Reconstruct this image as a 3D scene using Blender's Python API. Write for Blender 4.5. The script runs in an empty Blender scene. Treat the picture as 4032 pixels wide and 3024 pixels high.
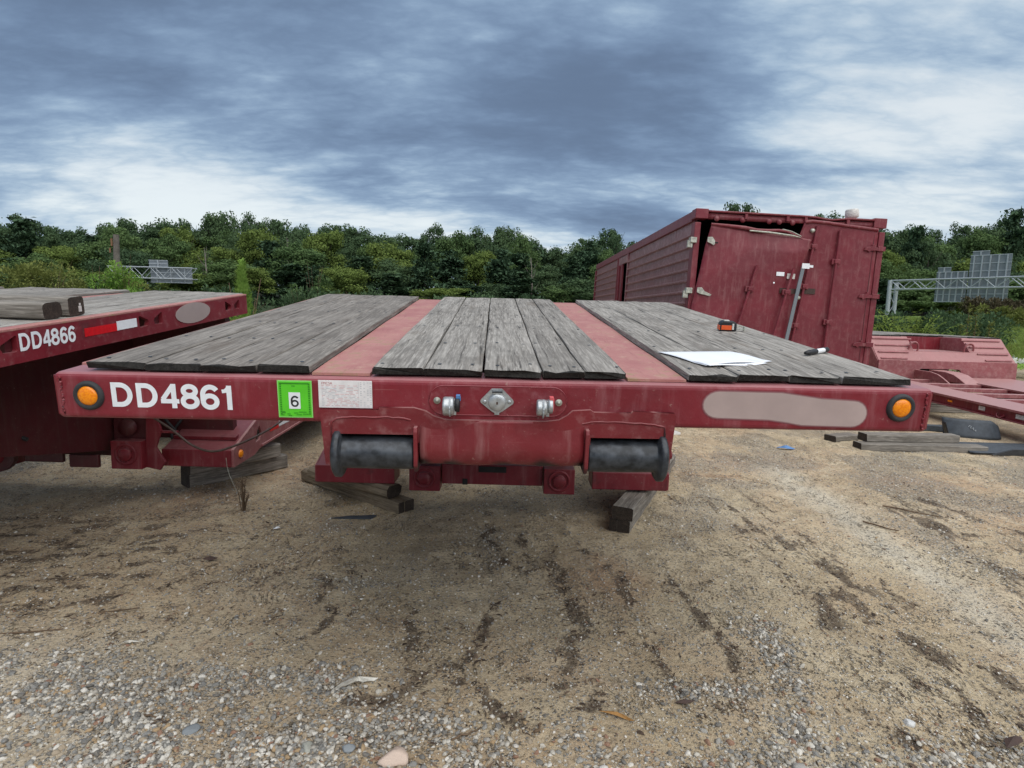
import bpy, bmesh, math, random
import numpy as np
from mathutils import Vector, Matrix, Euler
random.seed(7); RNG = np.random.default_rng(11)
SC = bpy.context.scene
COL = SC.collection
R = math.radians

# ------------------------------------------------------------------ camera
cam_d = bpy.data.cameras.new("camera"); cam = bpy.data.objects.new("camera", cam_d); COL.objects.link(cam)
cam_d.sensor_width = 36.0; cam_d.lens = 20.98; cam_d.clip_start = 0.05; cam_d.clip_end = 3000
cx_, cy_, cz_ = Vector((0.99964, 0.00328, 0.02679)), Vector((-0.02699, 0.12160, 0.99221)), Vector((0, -0.99257, 0.12164))
cam.matrix_world = Matrix(((cx_.x, cy_.x, cz_.x, 0), (cx_.y, cy_.y, cz_.y, 0), (cx_.z, cy_.z, cz_.z, 1.4), (0, 0, 0, 1)))
SC.camera = cam

# ------------------------------------------------------------------ view
SC.view_settings.view_transform = 'Standard'; SC.view_settings.look = 'None'
SC.view_settings.gamma = 1; SC.view_settings.exposure = 1.25; SC.view_settings.use_curve_mapping = False
SC.render.engine = 'CYCLES'
SC.cycles.use_denoising = True
SC.cycles.max_bounces = 6; SC.cycles.diffuse_bounces = 3; SC.cycles.glossy_bounces = 3; SC.cycles.transparent_max_bounces = 4

# ------------------------------------------------------------------ node helper
class NT:
    def __init__(s, tree): s.t = tree; s.n = tree.nodes; s.l = tree.links
    def add(s, typ, **kw):
        nd = s.n.new(typ)
        for k, v in kw.items():
            if k == 'inp':
                for a, b in v.items():
                    if isinstance(b, bpy.types.NodeSocket): s.l.new(b, nd.inputs[a])
                    else: nd.inputs[a].default_value = b
            else: setattr(nd, k, v)
        return nd
    def math(s, op, a, b=0.0, clamp=False):
        nd = s.n.new('ShaderNodeMath'); nd.operation = op; nd.use_clamp = clamp
        for i, v in enumerate((a, b)):
            if isinstance(v, bpy.types.NodeSocket): s.l.new(v, nd.inputs[i])
            else: nd.inputs[i].default_value = v
        return nd.outputs[0]
    def ss(s, v, lo, hi, a=0.0, b=1.0):
        nd = s.n.new('ShaderNodeMapRange'); nd.interpolation_type = 'SMOOTHSTEP'
        s.l.new(v, nd.inputs[0])
        for i, q in enumerate((lo, hi, a, b)): nd.inputs[i + 1].default_value = q
        return nd.outputs[0]
    def mix(s, f, a, b, blend='MIX'):
        nd = s.n.new('ShaderNodeMix'); nd.data_type = 'RGBA'; nd.blend_type = blend
        for i, v in ((0, f), (6, a), (7, b)):
            if isinstance(v, bpy.types.NodeSocket): s.l.new(v, nd.inputs[i])
            elif i == 0: nd.inputs[0].default_value = v
            else: nd.inputs[i].default_value = (v[0], v[1], v[2], 1)
        return nd.outputs[2]
    def noise(s, vec, scale, detail=4, rough=0.55, dist=0.0, color=False):
        nd = s.add('ShaderNodeTexNoise', inp={'Scale': scale, 'Detail': detail, 'Roughness': rough, 'Distortion': dist})
        if vec is not None: s.l.new(vec, nd.inputs['Vector'])
        return nd.outputs['Color' if color else 'Fac']
    def mapv(s, vec, sc=(1, 1, 1), loc=(0, 0, 0), rot=(0, 0, 0)):
        nd = s.add('ShaderNodeMapping'); s.l.new(vec, nd.inputs['Vector'])
        nd.inputs['Scale'].default_value = sc; nd.inputs['Location'].default_value = loc; nd.inputs['Rotation'].default_value = rot
        return nd.outputs[0]

# ------------------------------------------------------------------ world: nishita sky under broken cloud
SUN_EL, SUN_AZ = R(58), R(150)      # azimuth from +Y towards +X; behind right, veiled by cloud
w = bpy.data.worlds.new("World"); SC.world = w; w.use_nodes = True
w.node_tree.nodes.clear(); W = NT(w.node_tree)
sky = W.add('ShaderNodeTexSky', sky_type='NISHITA', sun_disc=False, sun_elevation=SUN_EL, sun_rotation=SUN_AZ, air_density=1.0, dust_density=1.5)
bg1 = W.add('ShaderNodeBackground', inp={'Color': sky.outputs[0], 'Strength': 0.06})
tc = W.add('ShaderNodeTexCoord')
sep = W.add('ShaderNodeSeparateXYZ', inp={0: tc.outputs['Generated']})
zz = W.math('ADD', W.math('MAXIMUM', sep.outputs[2], 0.0), 0.11)
px = W.math('DIVIDE', sep.outputs[0], zz); py = W.math('DIVIDE', sep.outputs[1], zz)
cv = W.add('ShaderNodeCombineXYZ', inp={0: px, 1: py, 2: 0.0}).outputs[0]
n_big = W.noise(W.mapv(cv, (0.50, 0.62, 1), (3.1, 7.7, 0), (0, 0, 0.25)), 1.0, 3, 0.5, 0.25)
zz2 = W.math('ADD', W.math('MAXIMUM', sep.outputs[2], 0.0), 0.20)
cv2 = W.add('ShaderNodeCombineXYZ', inp={0: W.math('DIVIDE', sep.outputs[0], zz2), 1: W.math('DIVIDE', sep.outputs[1], zz2), 2: 0.0}).outputs[0]
n_mid = W.noise(W.mapv(cv2, (0.95, 1.7, 1), (1.3, 2.2, 0), (0, 0, 0.3)), 1.15, 8, 0.50, 0.35)
n_f1 = W.noise(W.mapv(cv2, (2.3, 4.2, 1), (5.3, 0.2, 2), (0, 0, 0.15)), 1.9, 8, 0.58, 0.1)
bil_ = W.math('MULTIPLY', W.math('ABSOLUTE', W.math('SUBTRACT', n_f1, 0.5)), 2.0)
n_fin = W.math('SUBTRACT', 0.92, W.math('MULTIPLY', bil_, 2.6))
def lobe(d, k, amp):
    vd = W.add('ShaderNodeVectorMath', operation='DOT_PRODUCT', inp={0: tc.outputs['Generated'], 1: Vector(d).normalized()[:]})
    return W.math('MULTIPLY', W.math('EXPONENT', W.math('MULTIPLY', W.math('SUBTRACT', vd.outputs['Value'], 1.0), k)), amp)
dens = W.math('ADD', W.math('MULTIPLY', n_big, 0.75), W.math('ADD', W.math('MULTIPLY', n_mid, 0.92), W.math('MULTIPLY', n_fin, 0.10)))
for d, k, a in [((-0.60, 0.79, 0.165), 90, -0.32), ((-0.50, 0.84, 0.17), 110, -0.20), ((-0.38, 0.90, 0.16), 110, -0.22), ((-0.2, 0.955, 0.165), 120, -0.20), ((0.10, 0.98, 0.14), 120, -0.10), ((0.62, 0.77, 0.13), 90, -0.12), ((0.0, 0.988, 0.135), 60, -0.12),
                ((0.57, 0.763, 0.33), 60, -0.17), ((0.40, 0.88, 0.27), 120, -0.13), ((-0.58, 0.77, 0.30), 25, 0.16), ((-0.40, 0.863, 0.32), 30, 0.13),
                ((0.04, 0.95, 0.31), 60, 0.16), ((-0.25, 0.93, 0.25), 120, 0.14), ((0.2, 0.96, 0.20), 60, 0.05), ((0.5, 0.84, 0.21), 40, 0.06)]:
    dens = W.math('ADD', dens, lobe(d, k, a))
cr = W.add('ShaderNodeValToRGB', inp={0: W.ss(dens, 0.45, 1.24)})
cr.color_ramp.interpolation = 'B_SPLINE'
els = cr.color_ramp.elements
els[0].position = 0.0; els[0].color = (0.41, 0.422, 0.412, 1)
els[1].position = 1.0; els[1].color = (0.054, 0.078, 0.122, 1)
for p, c in ((0.15, (0.29, 0.325, 0.35)), (0.34, (0.172, 0.228, 0.288)), (0.55, (0.106, 0.152, 0.220)), (0.8, (0.070, 0.103, 0.160))):
    e = els.new(p); e.color = (*c, 1)
low = W.ss(sep.outputs[2], -0.02, 0.16, 0.35, 0.0)
ccol = W.mix(low, cr.outputs[0], (0.33, 0.385, 0.44))
bg2 = W.add('ShaderNodeBackground', inp={'Color': ccol, 'Strength': 1.0})
mask = W.ss(dens, 0.45, 0.80, 0.72, 0.97)
mx = W.add('ShaderNodeMixShader', inp={0: mask, 1: bg1.outputs[0], 2: bg2.outputs[0]})
W.add('ShaderNodeOutputWorld', inp={0: mx.outputs[0]})

# ------------------------------------------------------------------ sun behind cloud
sd = bpy.data.lights.new("sun", 'SUN'); sd.energy = 1.5; sd.angle = R(95); sd.color = (1.0, 0.96, 0.90)
sun = bpy.data.objects.new("sun", sd); COL.objects.link(sun)
sdir = Vector((math.sin(SUN_AZ) * math.cos(SUN_EL), math.cos(SUN_AZ) * math.cos(SUN_EL), math.sin(SUN_EL)))
sun.rotation_euler = sdir.to_track_quat('Z', 'Y').to_euler(); sun.location = (0, 0, 30)

# ------------------------------------------------------------------ materials
def newmat(name):
    m = bpy.data.materials.new(name); m.use_nodes = True; m.node_tree.nodes.clear(); return m, NT(m.node_tree)
def finish(T, col, rough=0.5, metal=0.0, bump=None, bstr=0.3, bdist=0.01, spec=0.5, extra=None):
    inp = {'Base Color': col if isinstance(col, bpy.types.NodeSocket) else (*col, 1), 'Roughness': rough, 'Metallic': metal, 'Specular IOR Level': spec}
    p = T.add('ShaderNodeBsdfPrincipled', inp=inp)
    if extra:
        for k, v in extra.items(): p.inputs[k].default_value = v
    if bump is not None:
        b = T.add('ShaderNodeBump', inp={'Height': bump, 'Strength': bstr, 'Distance': bdist}); T.l.new(b.outputs[0], p.inputs['Normal'])
    T.add('ShaderNodeOutputMaterial', inp={0: p.outputs[0]})
    return p
def obj_vec(T):
    tc = T.add('ShaderNodeTexCoord'); oi = T.add('ShaderNodeObjectInfo')
    off = T.add('ShaderNodeVectorMath', operation='SCALE', inp={0: (37.0, 19.0, 53.0), 'Scale': oi.outputs['Random']})
    return T.add('ShaderNodeVectorMath', operation='ADD', inp={0: tc.outputs['Object'], 1: off.outputs[0]}).outputs[0], oi
def plain(name, col, rough=0.6, metal=0.0, var=0.25, scale=25, spec=0.5, extra=None):
    m, T = newmat(name); v, oi = obj_vec(T); n = T.noise(v, scale, 5)
    c = T.mix(T.ss(n, 0.3, 0.7), [x * (1 - var) for x in col], [min(1, x * (1 + var)) for x in col])
    finish(T, c, rough, metal, n, 0.25, 0.004, spec, extra); return m
def paint(name, col, dust=(0.42, 0.24, 0.23), top_dust_sheen=0.65, dust_all=0.16, rough=0.42, grime=0.5, spots=None):
    m, T = newmat(name); v, oi = obj_vec(T)
    n1 = T.noise(v, 2.2, 6, 0.6); n2 = T.noise(v, 14, 6, 0.65); n3 = T.noise(v, 90, 3, 0.6); n4 = T.noise(T.mapv(v, (22, 22, 2.5)), 1.0, 5, 0.6)
    c = T.mix(T.ss(n1, 0.35, 0.65), [x * 0.88 for x in col], [x * 1.12 for x in col])
    c = T.mix(T.math('MULTIPLY', T.ss(n4, 0.5, 0.75), 0.35), c, dust)
    geo = T.add('ShaderNodeNewGeometry'); nz = T.add('ShaderNodeSeparateXYZ', inp={0: geo.outputs['Normal']}).outputs[2]
    top = T.math('MULTIPLY', T.ss(nz, 0.35, 0.95), T.ss(n2, 0.15, 0.7, top_dust_sheen * 0.75, top_dust_sheen))  # up-facing pink: settled dust plus sky sheen put into the colour
    al = T.ss(n2, 0.42, 0.75, dust_all * 0.35, dust_all * 1.7)
    c = T.mix(T.math('MAXIMUM', top, al), c, dust)
    chips = T.math('MULTIPLY', T.ss(n3, 0.64, 0.70), T.ss(n2, 0.46, 0.62))
    c = T.mix(T.math('MULTIPLY', chips, 0.55), c, (0.34, 0.20, 0.17))
    ds_ = T.ss(T.noise(T.mapv(v, (3, 3, 60)), 1.0, 6, .7), .60, .72)
    c = T.mix(T.math('MULTIPLY', ds_, .22), c, (0.06, 0.015, 0.015))
    gr = T.math('MULTIPLY', T.ss(T.noise(v, 5.5, 7, 0.7), 0.56, 0.72), grime)
    c = T.mix(gr, c, (0.045, 0.022, 0.022))
    if spots:
        tc = T.add('ShaderNodeTexCoord')
        for p, r in spots:
            ds = T.add('ShaderNodeVectorMath', operation='DISTANCE', inp={0: tc.outputs['Object'], 1: p}).outputs['Value']
            ds = T.math('ADD', ds, T.math('MULTIPLY', T.math('SUBTRACT', n2, 0.5), r * 0.9))
            c = T.mix(T.ss(ds, r * 0.35, r, 0.92, 0.0), c, (0.012, 0.013, 0.014))
    sc_ = T.math('MULTIPLY', T.ss(T.noise(T.mapv(v, (5, 5, 150), rot=(0, .12, 0)), 1.0, 4, .7), .66, .72), T.ss(n1, .45, .6))
    c = T.mix(T.math('MULTIPLY', sc_, .3), c, (0.42, 0.22, 0.20))
    rst = T.math('MULTIPLY', T.ss(T.noise(v, 38, 5, .7), .64, .70), T.ss(T.noise(v, 3.1, 3), .52, .62)); c = T.mix(T.math('MULTIPLY', rst, .8), c, (0.10, 0.035, 0.018))
    rg = T.math('ADD', T.math('MULTIPLY', n2, 0.25), rough - 0.1)
    p = finish(T, c, 0.5, 0, T.math('ADD', T.math('MULTIPLY', n3, 0.35), T.math('MULTIPLY', n2, 1.4)), 0.22, 0.006, 0.35)
    T.l.new(rg, p.inputs['Roughness']); return m
def wood(name, a, b, crack=(0.035, 0.03, 0.026), long=1, stain=None, crk=0.8):
    m, T = newmat(name); v, oi = obj_vec(T)
    sc = [70, 70, 70]; sc[long] = 2.6; sc2 = [26, 26, 26]; sc2[long] = 0.9; sc3 = [160, 160, 160]; sc3[long] = 9
    g1 = T.noise(T.mapv(v, sc), 1.0, 6, 0.65, 0.6); g2 = T.noise(T.mapv(v, sc2), 1.0, 5, 0.6, 1.0); g3 = T.noise(T.mapv(v, sc3), 1.0, 3, 0.7)
    c = T.mix(T.ss(g2, 0.32, 0.68), a, b)
    c = T.mix(T.ss(g1, 0.35, 0.65, 0.0, 0.65), c, [x * 0.52 for x in a])
    c = T.mix(T.ss(g3, 0.45, 0.68, 0.0, 0.55), c, [min(1, x * 1.45) for x in b])
    blot = T.noise(v, 3.0, 6, 0.65); bl2 = T.noise(T.mapv(v, [6 if i_ != long else 1.6 for i_ in range(3)]), 1.0, 5, .7)
    c = T.mix(T.ss(blot, 0.46, 0.70, 0, 0.55), c, stain or [x * 0.55 for x in a])
    c = T.mix(T.ss(bl2, 0.56, 0.74, 0, 0.6), c, (a[0] * .60, a[1] * .50, a[2] * .42))
    ck = T.math('MULTIPLY', T.ss(g1, 0.60, 0.70), crk)
    c = T.mix(ck, c, crack)
    c = T.mix(T.ss(oi.outputs['Random'], 0.0, 1.0, 0.0, 0.30), c, [x * 0.52 for x in a])
    h = T.math('SUBTRACT', T.math('ADD', T.math('MULTIPLY', g3, 0.35), g1), T.math('MULTIPLY', ck, 0.8))
    finish(T, c, 0.85, 0, h, 0.6, 0.006, 0.25); return m

M = {}
RED = (0.18, 0.013, 0.022)
M['red'] = paint('red_paint', RED, dust=(.34,.17,.17), top_dust_sheen=.45, dust_all=.07)
M['red_beam'] = paint('red_paint_beam', (0.19, 0.014, 0.023), top_dust_sheen=0.8, grime=0.14, dust_all=0.08, dust=(0.40, 0.19, 0.20), rough=0.36)
M['red_coupler'] = paint('red_paint_coupler', (0.18, 0.014, 0.020), dust_all=.07, grime=0.2, spots=[((-0.487, 0, -0.155), 0.035), ((0.487, 0, -0.155), 0.04), ((-0.15, 0, -0.275), 0.05), ((0.13, 0, -0.278), 0.06), ((0.0, 0, -0.28), 0.045), ((-0.25, 0, -0.27), 0.05), ((0.25, 0, -0.27), 0.05)])
M['red_box'] = paint('container_paint', (0.165, 0.015, 0.026), dust=(0.34, 0.17, 0.165), dust_all=0.13, grime=0.12)
M['red_side'] = paint('container_side_paint', (0.19, 0.055, 0.060), dust=(0.42, 0.27, 0.26), dust_all=0.5, grime=0.15)
M['red_dusty'] = paint('dusty_pink_paint', (0.26, 0.065, 0.075), dust=(0.47, 0.27, 0.25), top_dust_sheen=0.85, dust_all=0.35, grime=0.08)
m, T = newmat('deck_strip_paint'); v, oi = obj_vec(T)
a1 = T.noise(v, 5, 7, .65); a2 = T.noise(v, 22, 7, .7); a3 = T.noise(T.mapv(v, (50, 6, 50)), 1.0, 6, .7); a4 = T.noise(v, 80, 4, .7)
c = T.mix(T.ss(a1, .3, .7), (0.36, 0.135, 0.125), (0.46, 0.215, 0.185))
c = T.mix(T.ss(a2, .5, .72, 0, .7), c, (0.50, 0.33, 0.24)); c = T.mix(T.ss(a3, .54, .72, 0, .55), c, (0.26, 0.085, 0.08))
c = T.mix(T.math('MULTIPLY', T.ss(a1, .52, .62), T.ss(a2, .46, .62)), c, (0.33, 0.21, 0.12)); c = T.mix(T.ss(a4, .66, .74, 0, .6), c, (0.62, 0.50, 0.47)); c = T.mix(T.ss(a4, .36, .28, 0, .5), c, (0.14, 0.06, 0.05))
finish(T, c, .6, 0, T.math('ADD', a2, a4), .3, .004); M['strip'] = m
M['red_dark'] = paint('shaded_underframe_paint', (0.085, 0.014, 0.018), dust=(0.10, 0.07, 0.06), top_dust_sheen=0.5, grime=0.7)  # darker copy of the red, underframe shade put into its colour
M['plank'] = wood('weathered_plank', (0.235, 0.215, 0.19), (0.385, 0.36, 0.325))
M['plank_dark'] = wood('brown_grey_plank', (0.20, 0.178, 0.155), (0.345, 0.315, 0.28))
M['plank_end'] = wood('charred_plank_end', (0.018, 0.017, 0.015), (0.04, 0.037, 0.033), crk=0.3)
M['timber'] = wood('grey_timber', (0.19, 0.168, 0.14), (0.35, 0.32, 0.28))
M['timber_brown'] = wood('brown_timber', (0.19, 0.145, 0.095), (0.33, 0.275, 0.20))
M['timber_end'] = wood('timber_end_grain', (0.045, 0.035, 0.028), (0.085, 0.065, 0.05), crk=0.5)
M['pole'] = wood('pole_wood', (0.14, 0.12, 0.10), (0.24, 0.215, 0.19), long=2)
M['bark'] = wood('tree_bark', (0.05, 0.042, 0.034), (0.11, 0.095, 0.08), long=2)
M['roller'] = plain('greasy_black_steel', (0.040, 0.045, 0.052), 0.38, 0.3, 0.55, 34)
M['grommet'] = plain('black_rubber', (0.028, 0.028, 0.030), 0.7)
M['rubber'] = plain('grey_rubber', (0.05, 0.060, 0.072), 0.65, 0, 0.2, 18)
M['galv'] = plain('galvanised_steel', (0.42, 0.45, 0.47), 0.5, 0.35, 0.12, 8)
M['galv_dark'] = plain('sign_back_aluminium', (0.20, 0.225, 0.245), 0.6, 0.3, 0.12, 2)
M['alu'] = plain('cast_aluminium', (0.45, 0.47, 0.48), 0.4, 0.7, 0.2, 60)
M['zinc'] = plain('zinc_bracket', (0.42, 0.42, 0.36), 0.5, 0.5, 0.3, 40)
M['white'] = plain('white_vinyl', (0.82, 0.84, 0.86), 0.45, 0, 0.05, 30)
M['white_dirty'] = plain('white_vinyl_worn', (0.60, 0.58, 0.54), 0.6, 0, 0.2, 40)
M['paper'] = plain('white_paper', (0.80, 0.82, 0.86), 0.7, 0, 0.03, 10)
M['sticker'] = plain('sticker_paper', (0.78, 0.75, 0.74), 0.6, 0, 0.08, 30)
M['green'] = plain('green_placard', (0.10, 0.60, 0.02), 0.4, 0, 0.06, 20)
M['green_lt'] = plain('green_placard_edge', (0.28, 0.72, 0.18), 0.4, 0, 0.06, 20)
M['green_dk'] = plain('green_placard_print', (0.03, 0.26, 0.01), 0.4, 0, 0.1, 20)
M['black'] = plain('black_ink', (0.012, 0.012, 0.014), 0.5, 0, 0.1)
M['ink_grey'] = plain('grey_ink', (0.54, 0.54, 0.55), 0.6, 0, 0.1)
M['ink_red'] = plain('red_ink', (0.45, 0.10, 0.11), 0.6, 0, 0.1)
M['ink_pink'] = plain('faded_red_ink', (0.64, 0.42, 0.42), 0.6, 0, 0.1)
M['patch'] = plain('blur_patch', (0.42, 0.32, 0.295), 0.75, 0, 0.10, 5); M['patch_edge'] = plain('blur_patch_edge', (0.285, 0.155, 0.155), 0.6, 0, 0.10, 9); M['patch_rim'] = plain('blur_patch_rim', (0.225, 0.07, 0.08), 0.5, 0, 0.10, 9)  # tones of the added patch that replaces blurred-out lettering
M['patch_left'] = plain('blur_patch_grey', (0.36, 0.29, 0.27), 0.75, 0, 0.07, 3)  # tone of the added oval that replaces blurred-out lettering
M['red_tape'] = plain('red_reflective', (0.62, 0.008, 0.014), 0.35, 0, 0.08, 60)
M['blue'] = plain('blue_plastic', (0.08, 0.20, 0.42), 0.5, 0, 0.2)
M['red_tag'] = plain('red_plastic', (0.60, 0.10, 0.11), 0.5, 0, 0.2)
M['orange'] = plain('orange_plastic', (0.80, 0.11, 0.02), 0.4, 0, 0.08)
M['hose'] = plain('brown_hose', (0.075, 0.045, 0.035), 0.5)
M['brown'] = plain('brown_bar', (0.055, 0.03, 0.022), 0.7)
M['rust'] = plain('rusty_stain', (0.22, 0.11, 0.06), 0.8)
M['shade_in'] = plain('interior_shade', (0.02, 0.018, 0.018), 0.9)  # near-black that puts the shade of interiors and recesses into the colour
M['plastic_scrap'] = plain('white_scrap', (0.66, 0.63, 0.55), 0.6, 0, 0.15, 60)
M['orange_leaf'] = plain('dry_orange_leaf', (0.42, 0.22, 0.07), 0.8)
M['dry_stem'] = plain('dry_stem', (0.13, 0.085, 0.05), 0.85)
m, T = newmat('amber_lens'); v, _ = obj_vec(T)
n = T.noise(v, 160, 3); finish(T, T.mix(T.ss(n, .4, .6), (0.86, 0.215, 0.0), (0.97, 0.30, 0.0)), 0.22, 0, n, 0.4, 0.002, 0.6); M['amber'] = m

def leafmat(name, c1, c2, trans=0.25):
    m, T = newmat(name); oi = T.add('ShaderNodeObjectInfo'); geo = T.add('ShaderNodeNewGeometry')
    n = T.noise(geo.outputs['Position'], 0.55, 3); n2 = T.noise(geo.outputs['Position'], 3.5, 2)
    f = T.math('ADD', T.math('MULTIPLY', oi.outputs['Random'], 0.55), T.math('MULTIPLY', T.ss(n, 0.3, 0.7), 0.45))
    c = T.mix(f, c1, c2); c = T.mix(T.ss(n2, 0.35, 0.7, 0.0, 0.45), c, [min(1, x * 1.5) for x in c2])
    p = T.add('ShaderNodeBsdfPrincipled', inp={'Base Color': c, 'Roughness': 0.8, 'Specular IOR Level': 0.08})
    tr = T.add('ShaderNodeBsdfTranslucent', inp={'Color': c})
    mx = T.add('ShaderNodeMixShader', inp={0: trans, 1: p.outputs[0], 2: tr.outputs[0]})
    T.add('ShaderNodeOutputMaterial', inp={0: mx.outputs[0]}); return m
M['leaf'] = leafmat('broadleaf', (0.058, 0.104, 0.042), (0.118, 0.178, 0.064))
M['leaf_dark'] = leafmat('dark_leaf', (0.048, 0.086, 0.046), (0.090, 0.138, 0.062))
M['leaf_yel'] = leafmat('yellow_green_leaf', (0.095, 0.145, 0.038), (0.16, 0.21, 0.055))
M['leaf_pine'] = leafmat('pine_needles', (0.034, 0.066, 0.040), (0.066, 0.108, 0.056), 0.1)
M['leaf_bright'] = leafmat('bright_leaf', (0.15, 0.27, 0.05), (0.28, 0.42, 0.10), 0.35)
M['leaf_olive'] = leafmat('olive_leaf', (0.13, 0.155, 0.04), (0.21, 0.23, 0.07))
M['leaf_weed'] = leafmat('weed_leaf', (0.13, 0.20, 0.04), (0.26, 0.33, 0.08), 0.3)
M['leaf_brown'] = leafmat('brown_brush', (0.06, 0.05, 0.03), (0.12, 0.10, 0.06), 0.1)
M['flower'] = plain('pale_flower', (0.75, 0.75, 0.68), 0.7)

# ------------------------------------------------------------------ mesh builder
I4 = Matrix.Identity(4)
WM = {}
class MB:
    def __init__(s): s.v = []; s.f = []; s.mi = []; s.cur = 0; s.sm = []
        
    def add(s, vs, fs, smooth=False):
        o = len(s.v); s.v += [tuple(p) for p in vs]
        for f in fs: s.f.append([o + i for i in f]); s.mi.append(s.cur); s.sm.append(smooth)
        return s
    def box(s, x0, x1, y0, y1, z0, z1, mtx=None):
        vs = [Vector((x, y, z)) for z in (z0, z1) for y in (y0, y1) for x in (x0, x1)]
        if mtx: vs = [mtx @ p for p in vs]
        return s.add(vs, [(0, 2, 3, 1), (4, 5, 7, 6), (0, 1, 5, 4), (2, 6, 7, 3), (0, 4, 6, 2), (1, 3, 7, 5)])
    def tube(s, pts, r, n=8, cap=True, smooth=True):
        pts = [Vector(p) for p in pts]; rs = r if isinstance(r, (list, tuple)) else [r] * len(pts)
        rings = []; up = Vector((0, 0, 1))
        for i, p in enumerate(pts):
            t = (pts[min(i + 1, len(pts) - 1)] - pts[max(i - 1, 0)]).normalized()
            a = t.cross(up); a = a.normalized() if a.length > 1e-3 else t.cross(Vector((1, 0, 0))).normalized()
            b = t.cross(a)
            rings.append([p + (a * math.cos(2 * math.pi * k / n) + b * math.sin(2 * math.pi * k / n)) * rs[i] for k in range(n)])
        vs = [q for rg in rings for q in rg]; fs = []
        for i in range(len(pts) - 1):
            for k in range(n): fs.append((i * n + k, i * n + (k + 1) % n, (i + 1) * n + (k + 1) % n, (i + 1) * n + k))
        s.add(vs, fs, smooth)
        if cap: s.add(rings[0], [tuple(reversed(range(n)))]); s.add(rings[-1], [tuple(range(n))])
        return s
    def lathe(s, prof, axis='x', c=(0, 0, 0), n=28, smooth=True):
        # prof: list of (t, r) along axis
        vs = []; c = Vector(c)
        for t, r in prof:
            for k in range(n):
                a = 2 * math.pi * k / n; u, w_ = math.cos(a) * r, math.sin(a) * r
                vs.append(c + (Vector((t, u, w_)) if axis == 'x' else Vector((u, t, w_)) if axis == 'y' else Vector((u, w_, t))))
        fs = [(i * n + k, i * n + (k + 1) % n, (i + 1) * n + (k + 1) % n, (i + 1) * n + k) for i in range(len(prof) - 1) for k in range(n)]
        return s.add(vs, fs, smooth)
    def prism(s, poly, fn, a, b):
        # poly 2d, fn(u,v,t)->3d ; extruded t a..b
        n = len(poly); vs = [fn(u, v, a) for u, v in poly] + [fn(u, v, b) for u, v in poly]
        fs = [tuple(range(n)), tuple(reversed(range(n, 2 * n)))] + [(i, i + n, (i + 1) % n + n, (i + 1) % n) for i in range(n)]
        return s.add(vs, fs)
    def grid(s, fn, nu, nv, smooth=True):
        vs = [fn(i / nu, j / nv) for j in range(nv + 1) for i in range(nu + 1)]
        fs = [(j * (nu + 1) + i, j * (nu + 1) + i + 1, (j + 1) * (nu + 1) + i + 1, (j + 1) * (nu + 1) + i) for j in range(nv) for i in range(nu)]
        return s.add(vs, fs, smooth)
    def mesh(s, name, mats):
        me = bpy.data.meshes.new(name); me.from_pydata(s.v, [], s.f)
        for m_ in (mats if isinstance(mats, (list, tuple)) else [mats]): me.materials.append(m_)
        me.polygons.foreach_set('material_index', s.mi); me.polygons.foreach_set('use_smooth', s.sm)
        bm = bmesh.new(); bm.from_mesh(me); bmesh.ops.recalc_face_normals(bm, faces=bm.faces); bm.to_mesh(me); bm.free()
        me.update(); return me
    def build(s, name, mats, parent=None, mw=None, bevel=0, solid=0, seg=2, kind=None, label=None):
        return link(name, s.mesh(name, mats), parent, mw, bevel, solid, seg, kind, label)
def link(name, me, parent=None, mw=None, bevel=0, solid=0, seg=2, kind=None, label=None):
    o = bpy.data.objects.new(name, me); COL.objects.link(o)
    mw = mw or I4; WM[o.name] = mw
    if parent:
        o.parent = parent; o.matrix_local = WM[parent.name].inverted() @ mw
    else: o.matrix_world = mw
    if solid:
        md = o.modifiers.new('solid', 'SOLIDIFY'); md.thickness = solid; md.offset = 0
    if bevel:
        md = o.modifiers.new('bevel', 'BEVEL'); md.width = bevel; md.segments = seg; md.limit_method = 'ANGLE'; md.angle_limit = R(40); md.harden_normals = False
    if kind: o['kind'] = kind
    if label: o['label'] = label
    return o
def tag(o, label=None, cat=None, group=None, kind=None):
    if label: o['label'] = label
    if cat: o['category'] = cat
    if group: o['group'] = group
    if kind: o['kind'] = kind
    return o
def empty(name, mw, label, cat, group=None):
    o = bpy.data.objects.new(name, None); COL.objects.link(o); o.empty_display_size = 0.2
    o.matrix_world = mw; WM[o.name] = mw; return tag(o, label, cat, group)
def plate(name, outers, mats, thick, mw, parent, holes=(), bevel=0, label=None, kind=None):
    """flat plate in local XY cut by its holes, thick along local z"""
    cu = bpy.data.curves.new(name, 'CURVE'); cu.dimensions = '2D'; cu.fill_mode = 'BOTH'; cu.extrude = thick / 2
    for pl in list(outers) + list(holes):
        sp = cu.splines.new('POLY'); sp.points.add(len(pl) - 1); sp.use_cyclic_u = True
        for i, (x, y) in enumerate(pl): sp.points[i].co = (x, y, 0, 1)
    tmp = bpy.data.objects.new('tmp', cu); COL.objects.link(tmp)
    dg = bpy.context.evaluated_depsgraph_get(); me = bpy.data.meshes.new_from_object(tmp.evaluated_get(dg))
    bpy.data.objects.remove(tmp); bpy.data.curves.remove(cu)
    me.materials.clear(); me.materials.append(mats); me.name = name
    return link(name, me, parent, mw, bevel, label=label, kind=kind)
def frame(o, ex, ey, ez):
    return Matrix(((ex[0], ey[0], ez[0], o[0]), (ex[1], ey[1], ez[1], o[1]), (ex[2], ey[2], ez[2], o[2]), (0, 0, 0, 1)))
T_ = Matrix.Translation
RX, RY, RZ = (lambda a: Matrix.Rotation(a, 4, 'X')), (lambda a: Matrix.Rotation(a, 4, 'Y')), (lambda a: Matrix.Rotation(a, 4, 'Z'))
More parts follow.
